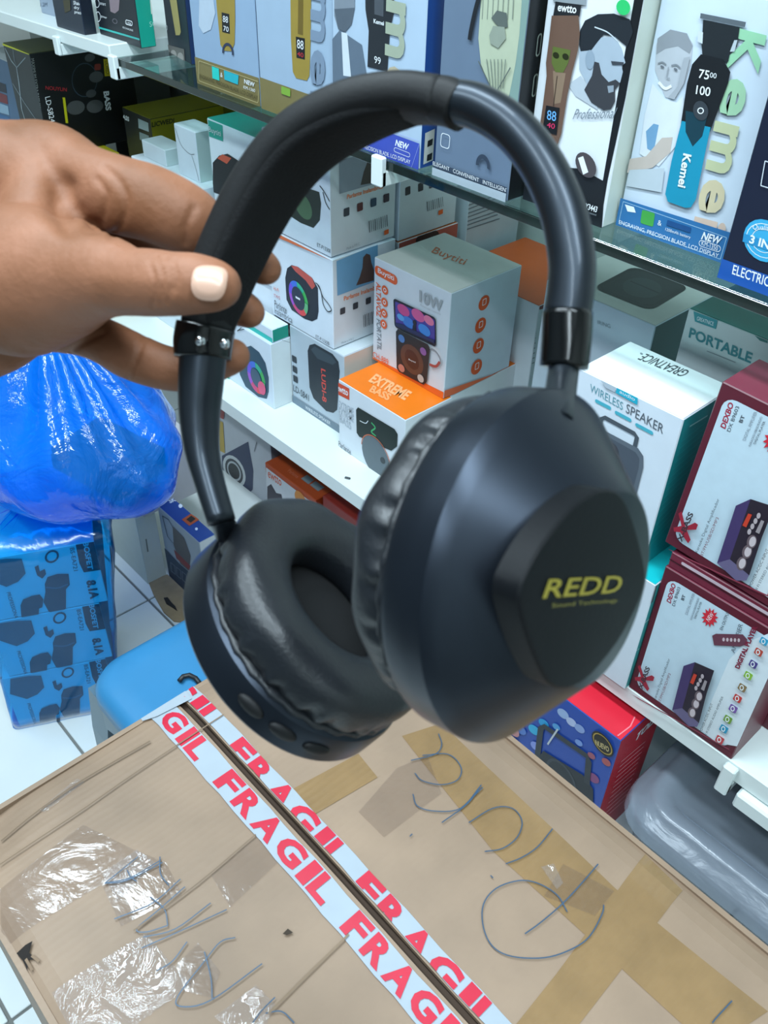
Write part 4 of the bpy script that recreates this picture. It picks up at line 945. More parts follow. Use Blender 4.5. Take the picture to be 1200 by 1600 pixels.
# the tied bag on top: a lumpy sack gathered into a knot
tm2 = film('bright_blue_film', (.02, .45, .97), (1, 1, 1), .60, .10, body=(.0, .22, .88), bump=.75, bscale=9)
ub = empty('tied_bag', (-1.25, .37, .43)); tag(ub, 'bulging bright blue plastic bag tied in a knot on the boxes', 'bag')
cx = px3(112, 680, 1.43)+np.array([0, 0, .012]); V = []; F = []; NA, NZ = 72, 40
ub.location = tuple(cx)
for j in range(NZ+1):
    t = j/NZ; ph = math.pi*(t-.5)
    for i in range(NA):
        a = 2*math.pi*i/NA
        rx, ry, rz_ = .205, .17, .112
        k_ = math.cos(ph)**.75; z = math.sin(ph)
        pl_ = 1+.05*math.sin(3*a+1)+.035*math.sin(5*a-2*z)+.02*math.sin(11*a+6*z)*(1-abs(z))
        up = max(0, z); pleat = 1+.16*up*up*math.sin(14*a+2*math.sin(3*a))
        zz = rz_*z*(1.0 if z < 0 else 1.0)+.075*up**6
        r_ = k_*pl_*pleat*(1-.12*up)
        if z < -.72: zz = -rz_*.72+.02*(z+.72)
        V.append((rx*r_*math.cos(a), ry*r_*math.sin(a), zz+.008*math.sin(6*a+3)*k_))
for j in range(NZ):
    for i in range(NA): F.append((j*NA+i, j*NA+(i+1) % NA, (j+1)*NA+(i+1) % NA, (j+1)*NA+i))
F.append(tuple(range(NA))); F.append(tuple(NZ*NA+i for i in range(NA)))
mesh('sack', V, F, tm2, ub, True)
V = []; F = []
for j in range(10):
    t = j/9; 
    for i in range(28):
        a = 2*math.pi*i/28; r = .012+.020*abs(t-.25)**.8+.006*math.sin(7*a)*t
        V.append((r*math.cos(a)-.01*t, r*math.sin(a), .160+.050*t+.008*t*math.sin(5*a)))
for j in range(9):
    for i in range(28): F.append((j*28+i, j*28+(i+1) % 28, (j+1)*28+(i+1) % 28, (j+1)*28+i))
mesh('knot', V, F, tm2, ub, True)
gd = boxo('gadget_case', -.05, -.09, -.04, .10, .03, .012, M('#12161c', .4, noise=.1), None, .012, 3)
gd.location = (cx[0]+.03, cx[1]+.05, cx[2]-.02); gd.rotation_euler = (0, .1, .3); tag(gd, 'dark gadget case showing faintly inside the tied blue bag', 'case')

# ------------------------------------------------------------------ the big brown carton
CT = -.70+CAMH                      # top of the carton
kraft = M('#8b7460', .55, noise=.10, scale=16, bump=.10, bscale=45); kraft_d = M('#5d4632', .8, noise=.1)
crt = empty('big_carton', (-.546, .011, 0)); tag(crt, 'big brown shipping carton with handwriting and torn white FRAGIL tape', 'carton')
CX1, CY1 = .95, .447
wt = .005
bm = bmesh.new()
bbox_bm(bm, 0, 0, .0, CX1, wt, CT-.004); bbox_bm(bm, 0, CY1-wt, .0, CX1, CY1, CT-.004); bbox_bm(bm, 0, wt, .0, wt, CY1-wt, CT-.004); bbox_bm(bm, CX1-wt, wt, .0, CX1, CY1-wt, CT-.004); bbox_bm(bm, wt, wt, .0, CX1-wt, CY1-wt, .005)
bmobj('carton_wall', bm, kraft, crt)
def flap(y0, y1, seam_hi):
    NX, NY = 60, 22; V = []; F = []
    for s_ in (0, 1):
        for i in range(NX+1):
            for j in range(NY+1):
                x = CX1*i/NX; y = y0+(y1-y0)*j/NY
                e = min(x, CX1-x)/.05; ey = ((y-0)/.03 if not seam_hi else (CY1-y)/.03)
                z = CT+.0012*math.sin(9*x+3*y)+.0009*math.sin(23*x-17*y)
                z -= .007*max(0, 1-e)**2+.008*max(0, 1-ey)**2
                if not seam_hi: z -= .010*math.exp(-((x-.02)**2+(y-.02)**2)/.0012)
                V.append((x, y, z-.004*s_))
    n = (NX+1)*(NY+1)
    for i in range(NX):
        for j in range(NY):
            a = i*(NY+1)+j; F.append((a, a+NY+1, a+NY+2, a+1)); F.append((n+a, n+a+1, n+a+NY+2, n+a+NY+1))
    for i in range(NX):
        for jj in (0, NY):
            a = i*(NY+1)+jj; F.append((a, a+NY+1, n+a+NY+1, n+a))
    for j in range(NY):
        for ii in (0, NX):
            a = ii*(NY+1)+j; F.append((a, a+1, n+a+1, n+a))
    return mesh('top_flap', V, F, kraft, crt)
Yc = .011
fa = flap(0, .2275, False); fb = flap(.2345, CY1, True)
bm = bmesh.new(); bbox_bm(bm, .002, .14, CT-.012, CX1, .30, CT-.009); bmobj('inner_flap', bm, M('#3a2b20', .9), crt)
def flap_z(x, y):                     # height of the flap surface at world x, y
    X, Y = x+.546, y-.011
    e = min(X, CX1-X)/.05; hi = Y > .232; ey = (CY1-Y)/.03 if hi else Y/.03
    z = CT+.0012*math.sin(9*X+3*Y)+.0009*math.sin(23*X-17*Y)-.007*max(0, 1-e)**2-.008*max(0, 1-ey)**2
    if not hi: z -= .010*math.exp(-((X-.02)**2+(Y-.02)**2)/.0012)
    return z
class Top(Sheet):
    """print and tape lying on the carton's slightly wavy top"""
    def __init__(s, e0): 
        Sheet.__init__(s, crt, (-.546, .011, CT), (1, 0, 0), (0, 1, 0), (CX1, CY1), e0)
    def put(s, name, pts, faces, mat, label=None, cut=None):
        s.k += 1; e = s.e0+.00008*min(s.k, 24)+.00001*max(0, s.k-24)
        bm = bmesh.new(); vs_ = [bm.verts.new((p[0], p[1], 0)) for p in pts]
        for f_ in faces:
            try: bm.faces.new([vs_[i] for i in f_])
            except ValueError: pass
        for co, no in (((0, 0, 0), (-1, 0, 0)), ((0, 0, 0), (0, -1, 0)), ((CX1, 0, 0), (1, 0, 0)), ((0, CY1, 0), (0, 1, 0))) + ((cut or ())):
            bmesh.ops.bisect_plane(bm, geom=bm.verts[:]+bm.edges[:]+bm.faces[:], plane_co=co, plane_no=no, clear_outer=True)
        if not bm.faces: bm.free(); return None
        xs = [v.co.x for v in bm.verts]; ys = [v.co.y for v in bm.verts]
        for axis, lo, hi in ((0, min(xs), max(xs)), (1, min(ys), max(ys))):
            k_ = math.ceil(lo/.0158)
            while k_*.0158 < hi:
                c_ = [0, 0, 0]; c_[axis] = k_*.0158; n_ = [0, 0, 0]; n_[axis] = 1
                bmesh.ops.bisect_plane(bm, geom=bm.verts[:]+bm.edges[:]+bm.faces[:], plane_co=c_, plane_no=n_); k_ += 1
        for v in bm.verts:
            v.co.z = flap_z(v.co.x-.546, v.co.y+.011)+e
        for f_ in bm.faces:
            f_.normal_update()
            if f_.normal.z < 0: f_.normal_flip()
        me = bpy.data.meshes.new(name); bm.to_mesh(me); bm.free()
        return link(name, me, crt, [mat])
T = Top(.0004)
btape = M('#866a48', .24, noise=.10, scale=30, bump=.25, bscale=30, coat=.5)
def corrugate(mt, scale, strength):
    nt = mt.node_tree; bp = [n for n in nt.nodes if n.type == 'BUMP'][0]; tc = [n for n in nt.nodes if n.type == 'TEX_COORD'][0]
    wv = nt.nodes.new('ShaderNodeTexWave'); wv.bands_direction = 'X'; wv.inputs['Scale'].default_value = scale; wv.inputs['Distortion'].default_value = 1.5; wv.inputs['Detail'].default_value = 2
    nt.links.new(tc.outputs['Object'], wv.inputs['Vector']); b2 = nt.nodes.new('ShaderNodeBump'); b2.inputs['Strength'].default_value = strength; b2.inputs['Distance'].default_value = .002
    nt.links.new(wv.outputs['Color'], b2.inputs['Height']); nt.links.new(b2.outputs['Normal'], bp.inputs['Normal'])
corrugate(btape, 48, .22); corrugate(kraft, 48, .05)
ctape = film('clear_tape', (.90, .88, .87), (1, 1, 1), .985, .14, body=(.6, .58, .56), bump=.15, bscale=18)
ctape2 = film('clear_tape_creased', (.93, .91, .90), (1, 1, 1), .92, .07, body=(.75, .74, .76), bump=.5, bscale=26)
T.poly('brown_tape', [(628, 1150), (690, 1130), (962, 1388), (1200, 1580), (1110, 1640), (922, 1466), (770, 1330)], btape)
T.poly('brown_tape', [(1010, 1330), (1068, 1388), (905, 1600), (830, 1640), (790, 1620), (870, 1520)], btape)
T.poly('brown_tape', [(455, 1235), (560, 1178), (590, 1215), (490, 1275)], btape)
T.poly('clear_tape', [(880, 1350), (960, 1392), (930, 1430), (850, 1400)], ctape)
T.poly('clear_tape', [(620, 1200), (668, 1180), (690, 1240), (600, 1310), (560, 1270)], ctape)
T.poly('clear_tape', [(0, 1390), (130, 1290), (210, 1330), (260, 1350), (285, 1400), (190, 1450), (160, 1385), (0, 1480)], ctape)
T.poly('clear_tape', [(80, 1550), (170, 1495), (230, 1460), (262, 1500), (300, 1540), (160, 1640), (110, 1610)], ctape2)
T.poly('clear_tape', [(160, 1368), (215, 1330), (242, 1350), (185, 1412)], ctape2)
T.poly('clear_tape', [(330, 1370), (400, 1310), (440, 1345), (360, 1420)], ctape)
T.poly('clear_tape', [(845, 1355), (865, 1350), (880, 1380), (870, 1390)], ctape2)
T.poly('clear_tape', [(60, 1265), (120, 1215), (132, 1222), (70, 1270)], ctape2)
T.poly('clear_tape', [(275, 1510), (310, 1475), (345, 1520), (330, 1560), (290, 1550)], ctape)
T.poly('clear_tape', [(335, 1590), (400, 1540), (430, 1570), (400, 1640)], ctape2)
# white FRAGIL tape, split along the seam
wtape = M('#99a2ab', .28, noise=.03, scale=30, bump=.25, bscale=25, coat=.3); pink = M('#b81f38', .35, noise=.06, key='_tape')
ua = T.uv((500, 1418))[1]; ub_ = T.uv((500, 1272))[1]
yl0 = .5*(T.uv((230, 1125))[1]+T.uv((595, 1520))[1]); yl1 = .2238
yr0, yr1 = .2356, .5*(T.uv((300, 1075))[1]+T.uv((600, 1377))[1])
def strip(y0, y1, x0, x1, n=46, jag=.0006):
    V = []; F = []
    for i in range(n+1):
        x = x0+(x1-x0)*i/n; V += [(x, y0+jag*math.sin(i*2.3)), (x, y1+jag*math.sin(i*1.7+1))]
    for i in range(n): F.append((2*i, 2*i+2, 2*i+3, 2*i+1))
    return V, F
V, F = strip(yl0, yl1, 0, CX1); T.put('white_tape', V, F, wtape); V, F = strip(yr0, yr1, 0, CX1); T.put('white_tape', V, F, wtape)
def fragil(p_start, p_end, ybase, h, cutplanes, txt='FRAGIL'):
    xs_, xe = T.uv(p_start)[0], T.uv(p_end)[0]; n = len(txt); tot = xe-xs_
    wd = {'F': 1.0, 'R': 1.1, 'A': 1.15, 'G': 1.2, 'I': .5, 'L': .9}; S = sum(wd[c] for c in txt); x = xs_
    for c in txt:
        V, F = text_geo(c, .045); ww = tot*wd[c]/S
        T.put('tape_letter', [(x+ww*.84*a, ybase+h*b) for a, b in V], F, pink, cut=cutplanes); x += ww
hL = (yl1-yl0)
cl = (((0, yl1, 0), (0, 1, 0)),); cr = (((0, yr0, 0), (0, -1, 0)),)
fragil((235, 1130), (310, 1195), yl0+hL*.10, hL*.86, cl, 'GIL'); fragil((335, 1222), (520, 1412), yl0+hL*.10, hL*.86, cl); fragil((545, 1438), (745, 1650), yl0+hL*.10, hL*.86, cl)
hr = hL*.9; yb = yr0-hr*.34
fragil((262, 1065), (340, 1140), yb, hr, cr, 'GIL'); fragil((362, 1165), (548, 1352), yb, hr, cr); fragil((565, 1372), (790, 1600), yb, hr, cr)
# folded tape end over the far edge
fe = [(230, 1108), (285, 1072), (292, 1080), (300, 1092), (245, 1118), (222, 1124), (216, 1112)]
T.poly('tape_end', [(a, b) for a, b in fe], wtape)
# handwriting
pen = M('#2f4a63', .4, noise=.1, key='_pen')
for P in ([(685, 1148), (690, 1165), (680, 1180), (642, 1190)], [(660, 1182), (700, 1180), (720, 1200), (715, 1220), (690, 1228), (660, 1222), (648, 1210)],
          [(645, 1243), (652, 1262), (680, 1270), (720, 1265), (752, 1228)], [(752, 1228), (730, 1258), (690, 1288)], [(716, 1270), (740, 1246), (754, 1232)],
          [(732, 1288), (770, 1265), (800, 1265), (815, 1285), (808, 1310), (785, 1328), (757, 1333)], [(863, 1297), (840, 1325), (815, 1342), (790, 1352)],
          [(766, 1370), (770, 1374)], [(640, 1310), (644, 1306)],
          [(886, 1426), (870, 1400), (840, 1382), (810, 1378), (775, 1390), (755, 1415), (755, 1450), (770, 1480), (800, 1495), (850, 1497), (890, 1485), (920, 1465), (940, 1430), (943, 1415)],
          [(934, 1352), (910, 1380), (880, 1412), (845, 1442), (820, 1460)],
          [(165, 1385), (190, 1365), (217, 1343)], [(165, 1385), (200, 1380), (255, 1352)], [(168, 1384), (205, 1376), (250, 1350)], [(251, 1343), (252, 1370), (265, 1388)], [(200, 1364), (206, 1375), (215, 1382)],
          [(283, 1378), (240, 1415), (180, 1440)], [(236, 1406), (258, 1425), (263, 1450)], [(290, 1390), (250, 1425), (215, 1455), (230, 1460), (263, 1450)],
          [(330, 1415), (275, 1455), (225, 1468)], [(355, 1425), (290, 1455), (222, 1485)], [(293, 1475), (270, 1505), (245, 1520)],
          [(368, 1468), (345, 1475), (320, 1505), (278, 1560), (285, 1575), (330, 1565), (410, 1508)], [(320, 1490), (330, 1530), (332, 1562)],
          [(430, 1560), (410, 1580), (395, 1600)], [(415, 1585), (440, 1582), (460, 1600)], [(1143, 1565), (1120, 1590), (1112, 1600)]):
    T.line('pen_stroke', P, .00095, pen, 5)
T.poly('tear', [(25, 1488), (40, 1478), (52, 1473), (46, 1490), (60, 1500), (44, 1500), (42, 1515), (35, 1500)], M('#1c1613', .9))
T.poly('tear', [(442, 1462), (450, 1454), (458, 1460), (448, 1464)], M('#3a2f26', .9))
for (a, b) in (((40, 1498), (50, 1516)), ((50, 1494), (62, 1504))): T.line('torn_fibre', [a, b], .002, M('#7d6753', .8), 1)
T.line('crease_line', [(0, 1352), (110, 1282), (220, 1205), (350, 1120)], .0012, M('#75604c', .7)); T.line('crease_line', [(0, 1310), (60, 1268), (130, 1220), (235, 1160)], .0016, M('#6f5b48', .7))
T.line('crease_line', [(210, 1458), (310, 1385), (400, 1308)], .0012, M('#75604c', .6)); T.line('crease_line', [(420, 1585), (480, 1525), (545, 1462)], .0016, M('#7c6650', .6))

# ------------------------------------------------------------------ the headphones, held up in front of the shelves
# laid out from points seen at given depths: arch plane spanned by dh (far cup -> near cup) and uh (up)
def nrm(v): v = np.array(v, float); return v/np.linalg.norm(v)
Fb = np.array([-.055, .001, .30]); Nb = np.array([.049, -.040, .24]); Mb = (Fb+Nb)/2
dh = nrm(Nb-Fb); Ap = np.array([-.033, -.121, .287]); uh = Ap-Mb; uh = nrm(uh-dh*(uh@dh)); wh = np.cross(dh, uh)   # wh points towards the camera
if wh[2] > 0: wh = -wh
dW, uW, wW = RW@dh, RW@uh, RW@wh; MW = cam2w(Mb)
def arch(u, v): return onplane(u, v, MW, wW)
hp = empty('headphones', tuple(MW)); tag(hp, 'black over-ear headphones with gold REDD lettering held up by a hand', 'headphones')
HO = np.array(hp.location)
satin = M('#2b3138', .36, metal=.8, noise=.05, scale=60, coat=.1); glossb = M('#050607', .16, noise=0, spec=.35); matte = M('#090a0c', .58, noise=.05, bump=.06, bscale=900, spec=.3)
leather = M('#13161b', .40, noise=.06, scale=80, bump=.12, bscale=700); chrome = M('#c9ced2', .15, metal=1, noise=0); fabric = M('#0a0b0e', .95, noise=.2, scale=900)
shellm = M('#272d36', .34, metal=.8, noise=.04, scale=60)
def grid_fabric():
    mt = M('#07080a', .8, noise=.04, key='_grid', spec=.25); nt = mt.node_tree; b = nt.nodes['Principled BSDF']
    tc = nt.nodes.new('ShaderNodeTexCoord'); vo = nt.nodes.new('ShaderNodeTexVoronoi'); vo.inputs['Scale'].default_value = 900
    nt.links.new(tc.outputs['Object'], vo.inputs['Vector']); bp = nt.nodes.new('ShaderNodeBump'); bp.inputs['Strength'].default_value = .25; bp.inputs['Distance'].default_value = .0006
    nt.links.new(vo.outputs['Distance'], bp.inputs['Height']); nt.links.new(bp.outputs['Normal'], b.inputs['Normal']); return mt
gridm = grid_fabric()
def supere(a, b, p=2.6, n=20):
    out = []
    for k in range(n):
        t = 2*math.pi*k/n; c, s = math.cos(t), math.sin(t)
        out.append((a*math.copysign(abs(c)**(2/p), c), b*math.copysign(abs(s)**(2/p), s)))
    return out
def band(name, pix, secs, mat, parent, shift=(0, 0), n=6, p=2.6):
    """sweep along pixels of the arch; secs: (radial half, width half) per pixel, shift: (radial, width)"""
    C = catmull([arch(*q) for q in pix], n); S = catmull([np.array(s, float) for s in secs], n); pts = []
    for i, c in enumerate(C):
        t = nrm(C[min(i+1, len(C)-1)]-C[max(i-1, 0)]); r = nrm(np.cross(t, wW))
        if r @ (c-MW) < 0: r = -r
        pts.append((c+r*shift[0]+wW*shift[1]-HO, r, wW))
    V, F = sweep(pts, [supere(s[0], s[1], p) for s in S]); return mesh(name, V, F, mat, parent, True)
BPX = [(326, 512), (338, 460), (354, 412), (392, 333), (430, 271), (470, 226), (518, 193), (575, 168), (640, 156), (694, 160)]
WB = [.0100, .0118, .0125, .0130, .0130, .0130, .0126, .0118, .0100, .0078]
hb = band('headband', BPX, [(a_, w_) for w_, a_ in zip(WB, (.0062, .0066, .0068, .0070, .0070, .0070, .0068, .0066, .0062, .0060))], matte, hp, (.0004, 0), p=3.0)
band('cushion_lining', BPX[:9], [(a_, w_*b_) for w_, a_, b_ in zip(WB, (.0012, .0028, .0034, .0036, .0036, .0036, .0034, .0030, .0014), (.7, .86, .90, .90, .90, .90, .88, .84, .7))], gridm, hb, (-.0042, 0), p=3.6)
nj = band('joint', [(682, 156), (702, 160), (720, 168)], [(.0062, .0078), (.0064, .0076), (.0063, .0072)], matte, hp)
na = band('arm', [(700, 158), (748, 168), (800, 200), (845, 255), (878, 325), (893, 400), (892, 450), (886, 492)],
          [(.0060, .0070), (.0062, .0068), (.0062, .0066), (.0062, .0066), (.0063, .0066), (.0063, .0066), (.0063, .0066), (.0063, .0066)], satin, hp, p=2.1)
band('collar', [(887, 488), (885, 530), (881, 574)], [(.0066, .0069), (.0066, .0069), (.0064, .0068)], glossb, hp, p=2.2)
tube('slider', [px3(u, v, d)-HO for u, v, d in ((884, 545, .2425), (880, 580, .2390), (876, 610, .2315), (873, 640, .2240), (871, 662, .2180), (871, 670, .2190))], [.0042, .0042, .0042, .0042, .0041, .0036], satin, hp, n=14)
fj = band('joint', [(322, 510), (318, 535), (317, 560)], [(.0082, .0105), (.0084, .0105), (.0080, .0100)], glossb, hp)
fa_ = band('arm', [(318, 545), (314, 600), (312, 650), (316, 705), (328, 755), (346, 815)],
           [(.0078, .0085), (.0072, .0082), (.0064, .0076), (.0054, .0066), (.0047, .0058), (.0044, .0054)], satin, hp, p=2.1)
for (u, v) in ((313, 533), (351, 537)):
    c = px3(u, v, 0.2925 if u < 330 else .291); bm = bmesh.new(); bmesh.ops.create_uvsphere(bm, u_segments=12, v_segments=8, radius=.0018)
    for vv in bm.verts: vv.co += Vector(c-HO)
    bmobj('screw', bm, chrome, fj, True)

def cup(centre_px, depth, axis, up_hint, name_seed, wrinkle, far=False, size=1.0, plate_px=None):
    """axis: outward direction (camera space); centre of the shell's base ring"""
    C0 = px3(centre_px[0], centre_px[1], depth)-HO; A = nrm(RW@np.array(axis)); U = RW@np.array(up_hint); U = nrm(U-A*(U@A)); S = np.cross(A, U)
    NS = 96; root = None
    def lathe(name, prof, mat, parent, rip=None, oval=1.04, smooth=True):
        V = []; F = []
        for k, (r, h) in enumerate(prof):
            for j in range(NS):
                t = 2*math.pi*j/NS; rr = r*size; hh = h*size
                if rip: rr, hh = rip(rr, hh, t, k)
                V.append(C0+S*rr*math.cos(t)+U*rr*oval*math.sin(t)+A*hh)
        for k in range(len(prof)-1):
            for j in range(NS): F.append((k*NS+j, k*NS+(j+1) % NS, (k+1)*NS+(j+1) % NS, (k+1)*NS+j))
        F.append(tuple(range(NS))); F.append(tuple((len(prof)-1)*NS+j for j in range(NS)))
        return mesh(name, V, F, mat, parent, smooth)
    cone = [(.0463-.0213*k/7, .0120+.0208*k/7) for k in range(8)]
    shell = lathe('ear_cup', [(.030, -.003), (.0440, -.003), (.0456, -.0018), (.0462, .0002), (.0465, .006), (.0467, .0112)]+cone+[(.024, .0332)], shellm, hp)
    shell.data.set_sharp_from_angle(angle=math.radians(24))
    tag(shell, 'satin dark ear cup shell')
    # pad: rounded ring; the outer seam is gathered into little folds
    prof = []; R, a, b = (.0334, .0122, .0108) if far else (.0312, .0106, .0090)
    for k in range(33):
        t = math.radians(205-260*k/32+25); x = math.cos(t); y = math.sin(t)
        prof.append((R+a*math.copysign(abs(x)**.85, x), -.0135-b*math.copysign(abs(y)**.85, y)))
    prof = []
    for k in range(36):
        t = 2*math.pi*k/36; x = math.cos(t); y = math.sin(t)
        prof.append((R+a*math.copysign(abs(x)**.8, x), -(b+.0022)-b*math.copysign(abs(y)**.8, y)))
    rs = np.random.RandomState(name_seed)
    ph = rs.rand(6)*6.28
    def rip(r, h, t, k):
        outer = max(0, (r/size-R)/a); low = max(0, min(1, (h/size+.0135)/.008)); g = outer*low
        f_ = math.sin(27*t+ph[0]+1.5*math.sin(3*t+ph[1]))*.6+.4*math.sin(41*t+ph[2])
        r2 = r+wrinkle*g*f_*.0016+outer*.0006*math.sin(5*t+ph[3]); h2 = h-.0010*wrinkle*outer*(1-low)*math.sin(9*t+ph[4])
        return r2, h2
    V = []; F = []; K = len(prof)
    for k, (r, h) in enumerate(prof):
        for j in range(NS*2):
            t = math.pi*j/NS; rr, hh = rip(r*size, h*size, t, k); V.append(C0+S*rr*math.cos(t)+U*rr*1.04*math.sin(t)+A*hh)
    for k in range(K):
        for j in range(NS*2): q = NS*2; F.append((k*q+j, k*q+(j+1) % q, ((k+1) % K)*q+(j+1) % q, ((k+1) % K)*q+j))
    pad = mesh('ear_pad', V, F, leather, hp, True)
    lathe('seam_ring', [(.0400, -.0050), (.0440, -.0048), (.0448, -.0036), (.0440, -.0024), (.0400, -.0022)], leather, pad, rip=lambda r, h, t, k: (r+.0005*math.sin(30*t), h))
    lathe('speaker_fabric', [(.0260, -.0050), (.0255, -.0056), (.010, -.0060)], fabric, pad)
    return shell, C0, A, U, S
tube('hinge', [px3(u, v, d)-HO for u, v, d in ((338, 785, .3015), (346, 812, .307), (356, 838, .318), (372, 866, .332), (385, 885, .340))], [.0042, .0043, .0043, .0042, .0040], satin, hp, n=14)
nshell, nC, nA, nU, nS = cup((776, 874), .236, (.744, .20, -.637), (.22, -.97, .05), 1, .9, size=.958)
pc = nC+nA*.0330+HO
plate_px = [(929, 766), (948, 764), (966, 772), (980, 796), (994, 840), (1004, 888), (1003, 915), (990, 950), (960, 1005), (920, 1054), (895, 1072), (875, 1076), (855, 1068), (838, 1040), (820, 995), (808, 950), (807, 925), (815, 898), (845, 846), (890, 792)]
PP = [onplane(u, v, pc, nA) for u, v in plate_px]; PP = catmull(PP+[PP[0]], 3)[:-1]; pcm = sum(PP)/len(PP)
lpl = loft('logo_plate', [[p-HO-nA*.006 for p in PP], [p-HO+nA*.0001 for p in PP], [p-HO+nA*.0007-nrm(p-pcm)*.0006 for p in PP], [p-HO+nA*.0009-nrm(p-pcm)*.0018 for p in PP]], M('#04060a', .55, noise=.03, bump=.05, bscale=900, spec=.2), nshell)
lpl.data.set_sharp_from_angle(angle=math.radians(35))
lp = Sheet(nshell, pc+nA*.0010, nS, np.cross(nA, nS), None, .0001)
gold = M('#8f8326', .4, metal=.2, noise=.05)
lp.text('logo_lettering', 'REDD', (846, 935), (968, 925), (851, 905), gold, bold=.012, shear=.15)
lp.text('logo_tagline', 'Sound Technology', (860, 951), (962, 942), (861, 942), M('#6d6826', .5))
fshell, fC, fA, fU, fS = cup((482, 980), .325, (-.66, .58, .48), (-.45, -.85, .25), 5, 1.0, far=True, size=.975)
for (t, hh) in ((205, .004), (222, .004), (240, .0045)):
    a = math.radians(t); c = fC+fS*.0452*math.cos(a)+fU*.0470*math.sin(a)+fA*hh
    bm = bmesh.new(); bmesh.ops.create_uvsphere(bm, u_segments=14, v_segments=8, radius=1)
    r = nrm(fS*math.cos(a)+fU*math.sin(a)); tt = np.cross(fA, r)
    for v in bm.verts:
        q = v.co; v.co = Vector(c+tt*q.x*.0056+fA*q.y*.0028+r*q.z*.0018)
    bmobj('button', bm, matte, fshell, True)

# ------------------------------------------------------------------ the hand
skin = M('#8f6046', .58, noise=.2, scale=26, bump=.14, bscale=420, spec=.3)
_r = [n for n in skin.node_tree.nodes if n.type == 'VALTORGB'][0].color_ramp
_r.elements[0].color = lin('#694024'); _r.elements[1].color = lin('#8f6048')
def blob(chain, step=.22):
    """chain of (u, v, depth, radius in pixels) -> spheres strung along it"""
    out = []; P = [np.append(px3(u, v, z), r*z/FPX) for u, v, z, r in chain]
    P = catmull(P, 10) if len(P) > 2 else [P[0]+(P[1]-P[0])*k/10 for k in range(11)]
    last = None
    for p in P:
        if last is None or np.linalg.norm(p[:3]-last[:3]) > step*p[3]: out.append(p); last = p
    return out
S_ = []
S_ += blob([(30, 440, .318, 118), (80, 432, .308, 104), (120, 430, .298, 82), (165, 432, .288, 64), (205, 440, .280, 55), (240, 442, .275, 54), (275, 444, .270, 51), (305, 443, .268, 49), (333, 446, .267, 43), (342, 447, .267, 38)])       # thumb
S_ += blob([(-60, 330, .36, 130), (20, 290, .352, 95), (80, 262, .342, 68), (130, 283, .330, 58), (185, 305, .322, 60), (235, 318, .318, 59), (285, 340, .318, 55), (330, 365, .322, 45), (375, 395, .322, 36), (405, 414, .318, 30), (416, 421, .316, 26)])   # forefinger
S_ += blob([(-40, 380, .375, 110), (60, 340, .370, 62), (140, 365, .362, 52), (220, 400, .352, 48), (300, 442, .342, 42), (350, 468, .332, 36), (382, 484, .324, 29), (390, 488, .322, 26)])      # middle
S_ += blob([(-50, 470, .370, 100), (40, 490, .360, 62), (110, 515, .350, 40), (160, 532, .342, 38), (205, 556, .338, 40), (255, 574, .335, 37), (300, 578, .334, 34), (340, 566, .328, 31), (366, 555, .321, 29)])   # ring
S_ += blob([(-120, 420, .36, 185), (-40, 420, .35, 150), (20, 430, .345, 110)])      # palm
S_ += blob([(-80, 520, .36, 90), (-10, 520, .355, 66), (40, 515, .350, 44), (90, 515, .347, 34)])
S_ += blob([(-60, 300, .35, 110), (20, 280, .345, 85), (70, 300, .335, 70), (70, 380, .325, 80)])
S_ += blob([(-420, 470, .36, 150), (-260, 450, .36, 150), (-120, 430, .36, 170)])   # wrist, out of frame
bm = bmesh.new()
HW = np.array(px3(60, 420, .33))
for p in S_:
    r = bmesh.ops.create_icosphere(bm, subdivisions=3 if p[3] > .012 else 2, radius=p[3])
    for v in r['verts']: v.co += Vector(p[:3]-HW)
me = bpy.data.meshes.new('tmp'); bm.to_mesh(me); bm.free()
to = bpy.data.objects.new('tmp', me); COL.objects.link(to)
md = to.modifiers.new('r', 'REMESH'); md.mode = 'VOXEL'; md.voxel_size = .0011
md = to.modifiers.new('s', 'SMOOTH'); md.factor = .5; md.iterations = 14
dg = bpy.context.evaluated_depsgraph_get(); hm = bpy.data.meshes.new_from_object(to.evaluated_get(dg))
bpy.data.objects.remove(to)
co = np.array([v.co[:] for v in hm.vertices]); no = np.array([v.normal[:] for v in hm.vertices]); wc = co+HW-CP
cc = wc@RW; pu_ = 600+FPX*cc[:, 0]/cc[:, 2]; pv_ = 800+FPX*cc[:, 1]/cc[:, 2]; facing = (no@RW)[:, 2] < .05
disp = np.zeros(len(co))
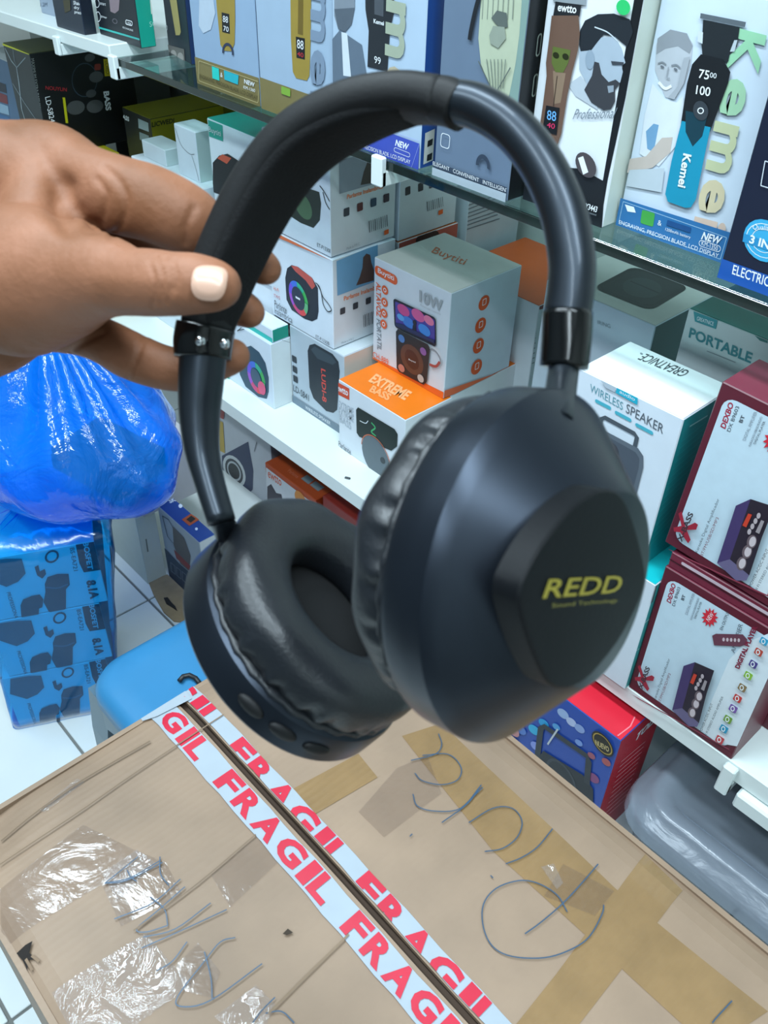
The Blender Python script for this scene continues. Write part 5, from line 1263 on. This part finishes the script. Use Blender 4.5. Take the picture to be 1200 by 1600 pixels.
def crease(P, amp, wpx):
    P = catmull([np.array(p, float) for p in P], 8) if len(P) > 2 else [np.array(P[0], float)+(np.array(P[1], float)-np.array(P[0], float))*k/8 for k in range(9)]
    d2 = np.min([(pu_-p[0])**2+(pv_-p[1])**2 for p in P], axis=0)
    disp[:] = np.minimum(disp, np.where(facing, -amp*np.exp(-d2/wpx**2), 0))
for P in ([(244, 398), (254, 430), (250, 474)], [(257, 402), (267, 434), (262, 472)], [(232, 402), (241, 438), (238, 480)], [(270, 408), (276, 430), (273, 455)]): crease(P, .0007, 3.2)
for P in ([(165, 262), (190, 288), (198, 318), (188, 352), (174, 368)], [(152, 280), (166, 304), (160, 340)], [(303, 325), (292, 350), (290, 378)]): crease(P, .0008, 6)
crease([(224, 528), (214, 556), (200, 592)], .0010, 4.5)
crease([(96, 290), (92, 320), (104, 345)], .0030, 22); crease([(150, 352), (120, 350), (104, 330)], .0016, 12)
crease([(160, 520), (130, 535), (108, 552)], .0010, 5)
co += no*disp[:, None]; hm.vertices.foreach_set('co', co.ravel()); hm.update()
hand = link('person', hm, None, [skin], True); hand.location = tuple(HW)
tag(hand, 'bare hand reaching in from the left, pinching the headband between thumb and fingers', 'person')
nc = px3(327, 437, .2575); nx = RW@nrm((.97, .10, -.05)); nz = RW@nrm((.12, -.16, -.98)); ny = np.cross(nz, nx)
V = []; F = []; NR, NA = 6, 28
for i in range(NR+1):
    for j in range(NA):
        a = 2*math.pi*j/NA; r = i/NR; c_, s__ = math.cos(a), math.sin(a); p = 2.9
        x = r*.0052*math.copysign(abs(c_)**(2/p), c_); y = r*.0056*math.copysign(abs(s__)**(2/p), s__)
        z = .0012-.0026*(y/.0056)**2-.0007*max(0, x/.0052)**2-(.0010 if i == NR else 0); V.append(nc+nx*x+ny*y+nz*z-HW)
for i in range(NR):
    for j in range(NA): F.append((i*NA+j, i*NA+(j+1) % NA, (i+1)*NA+(j+1) % NA, (i+1)*NA+j))
nl = mesh('thumbnail', V, F, M('#c09a86', .30, noise=.04, coat=.2), hand, True)
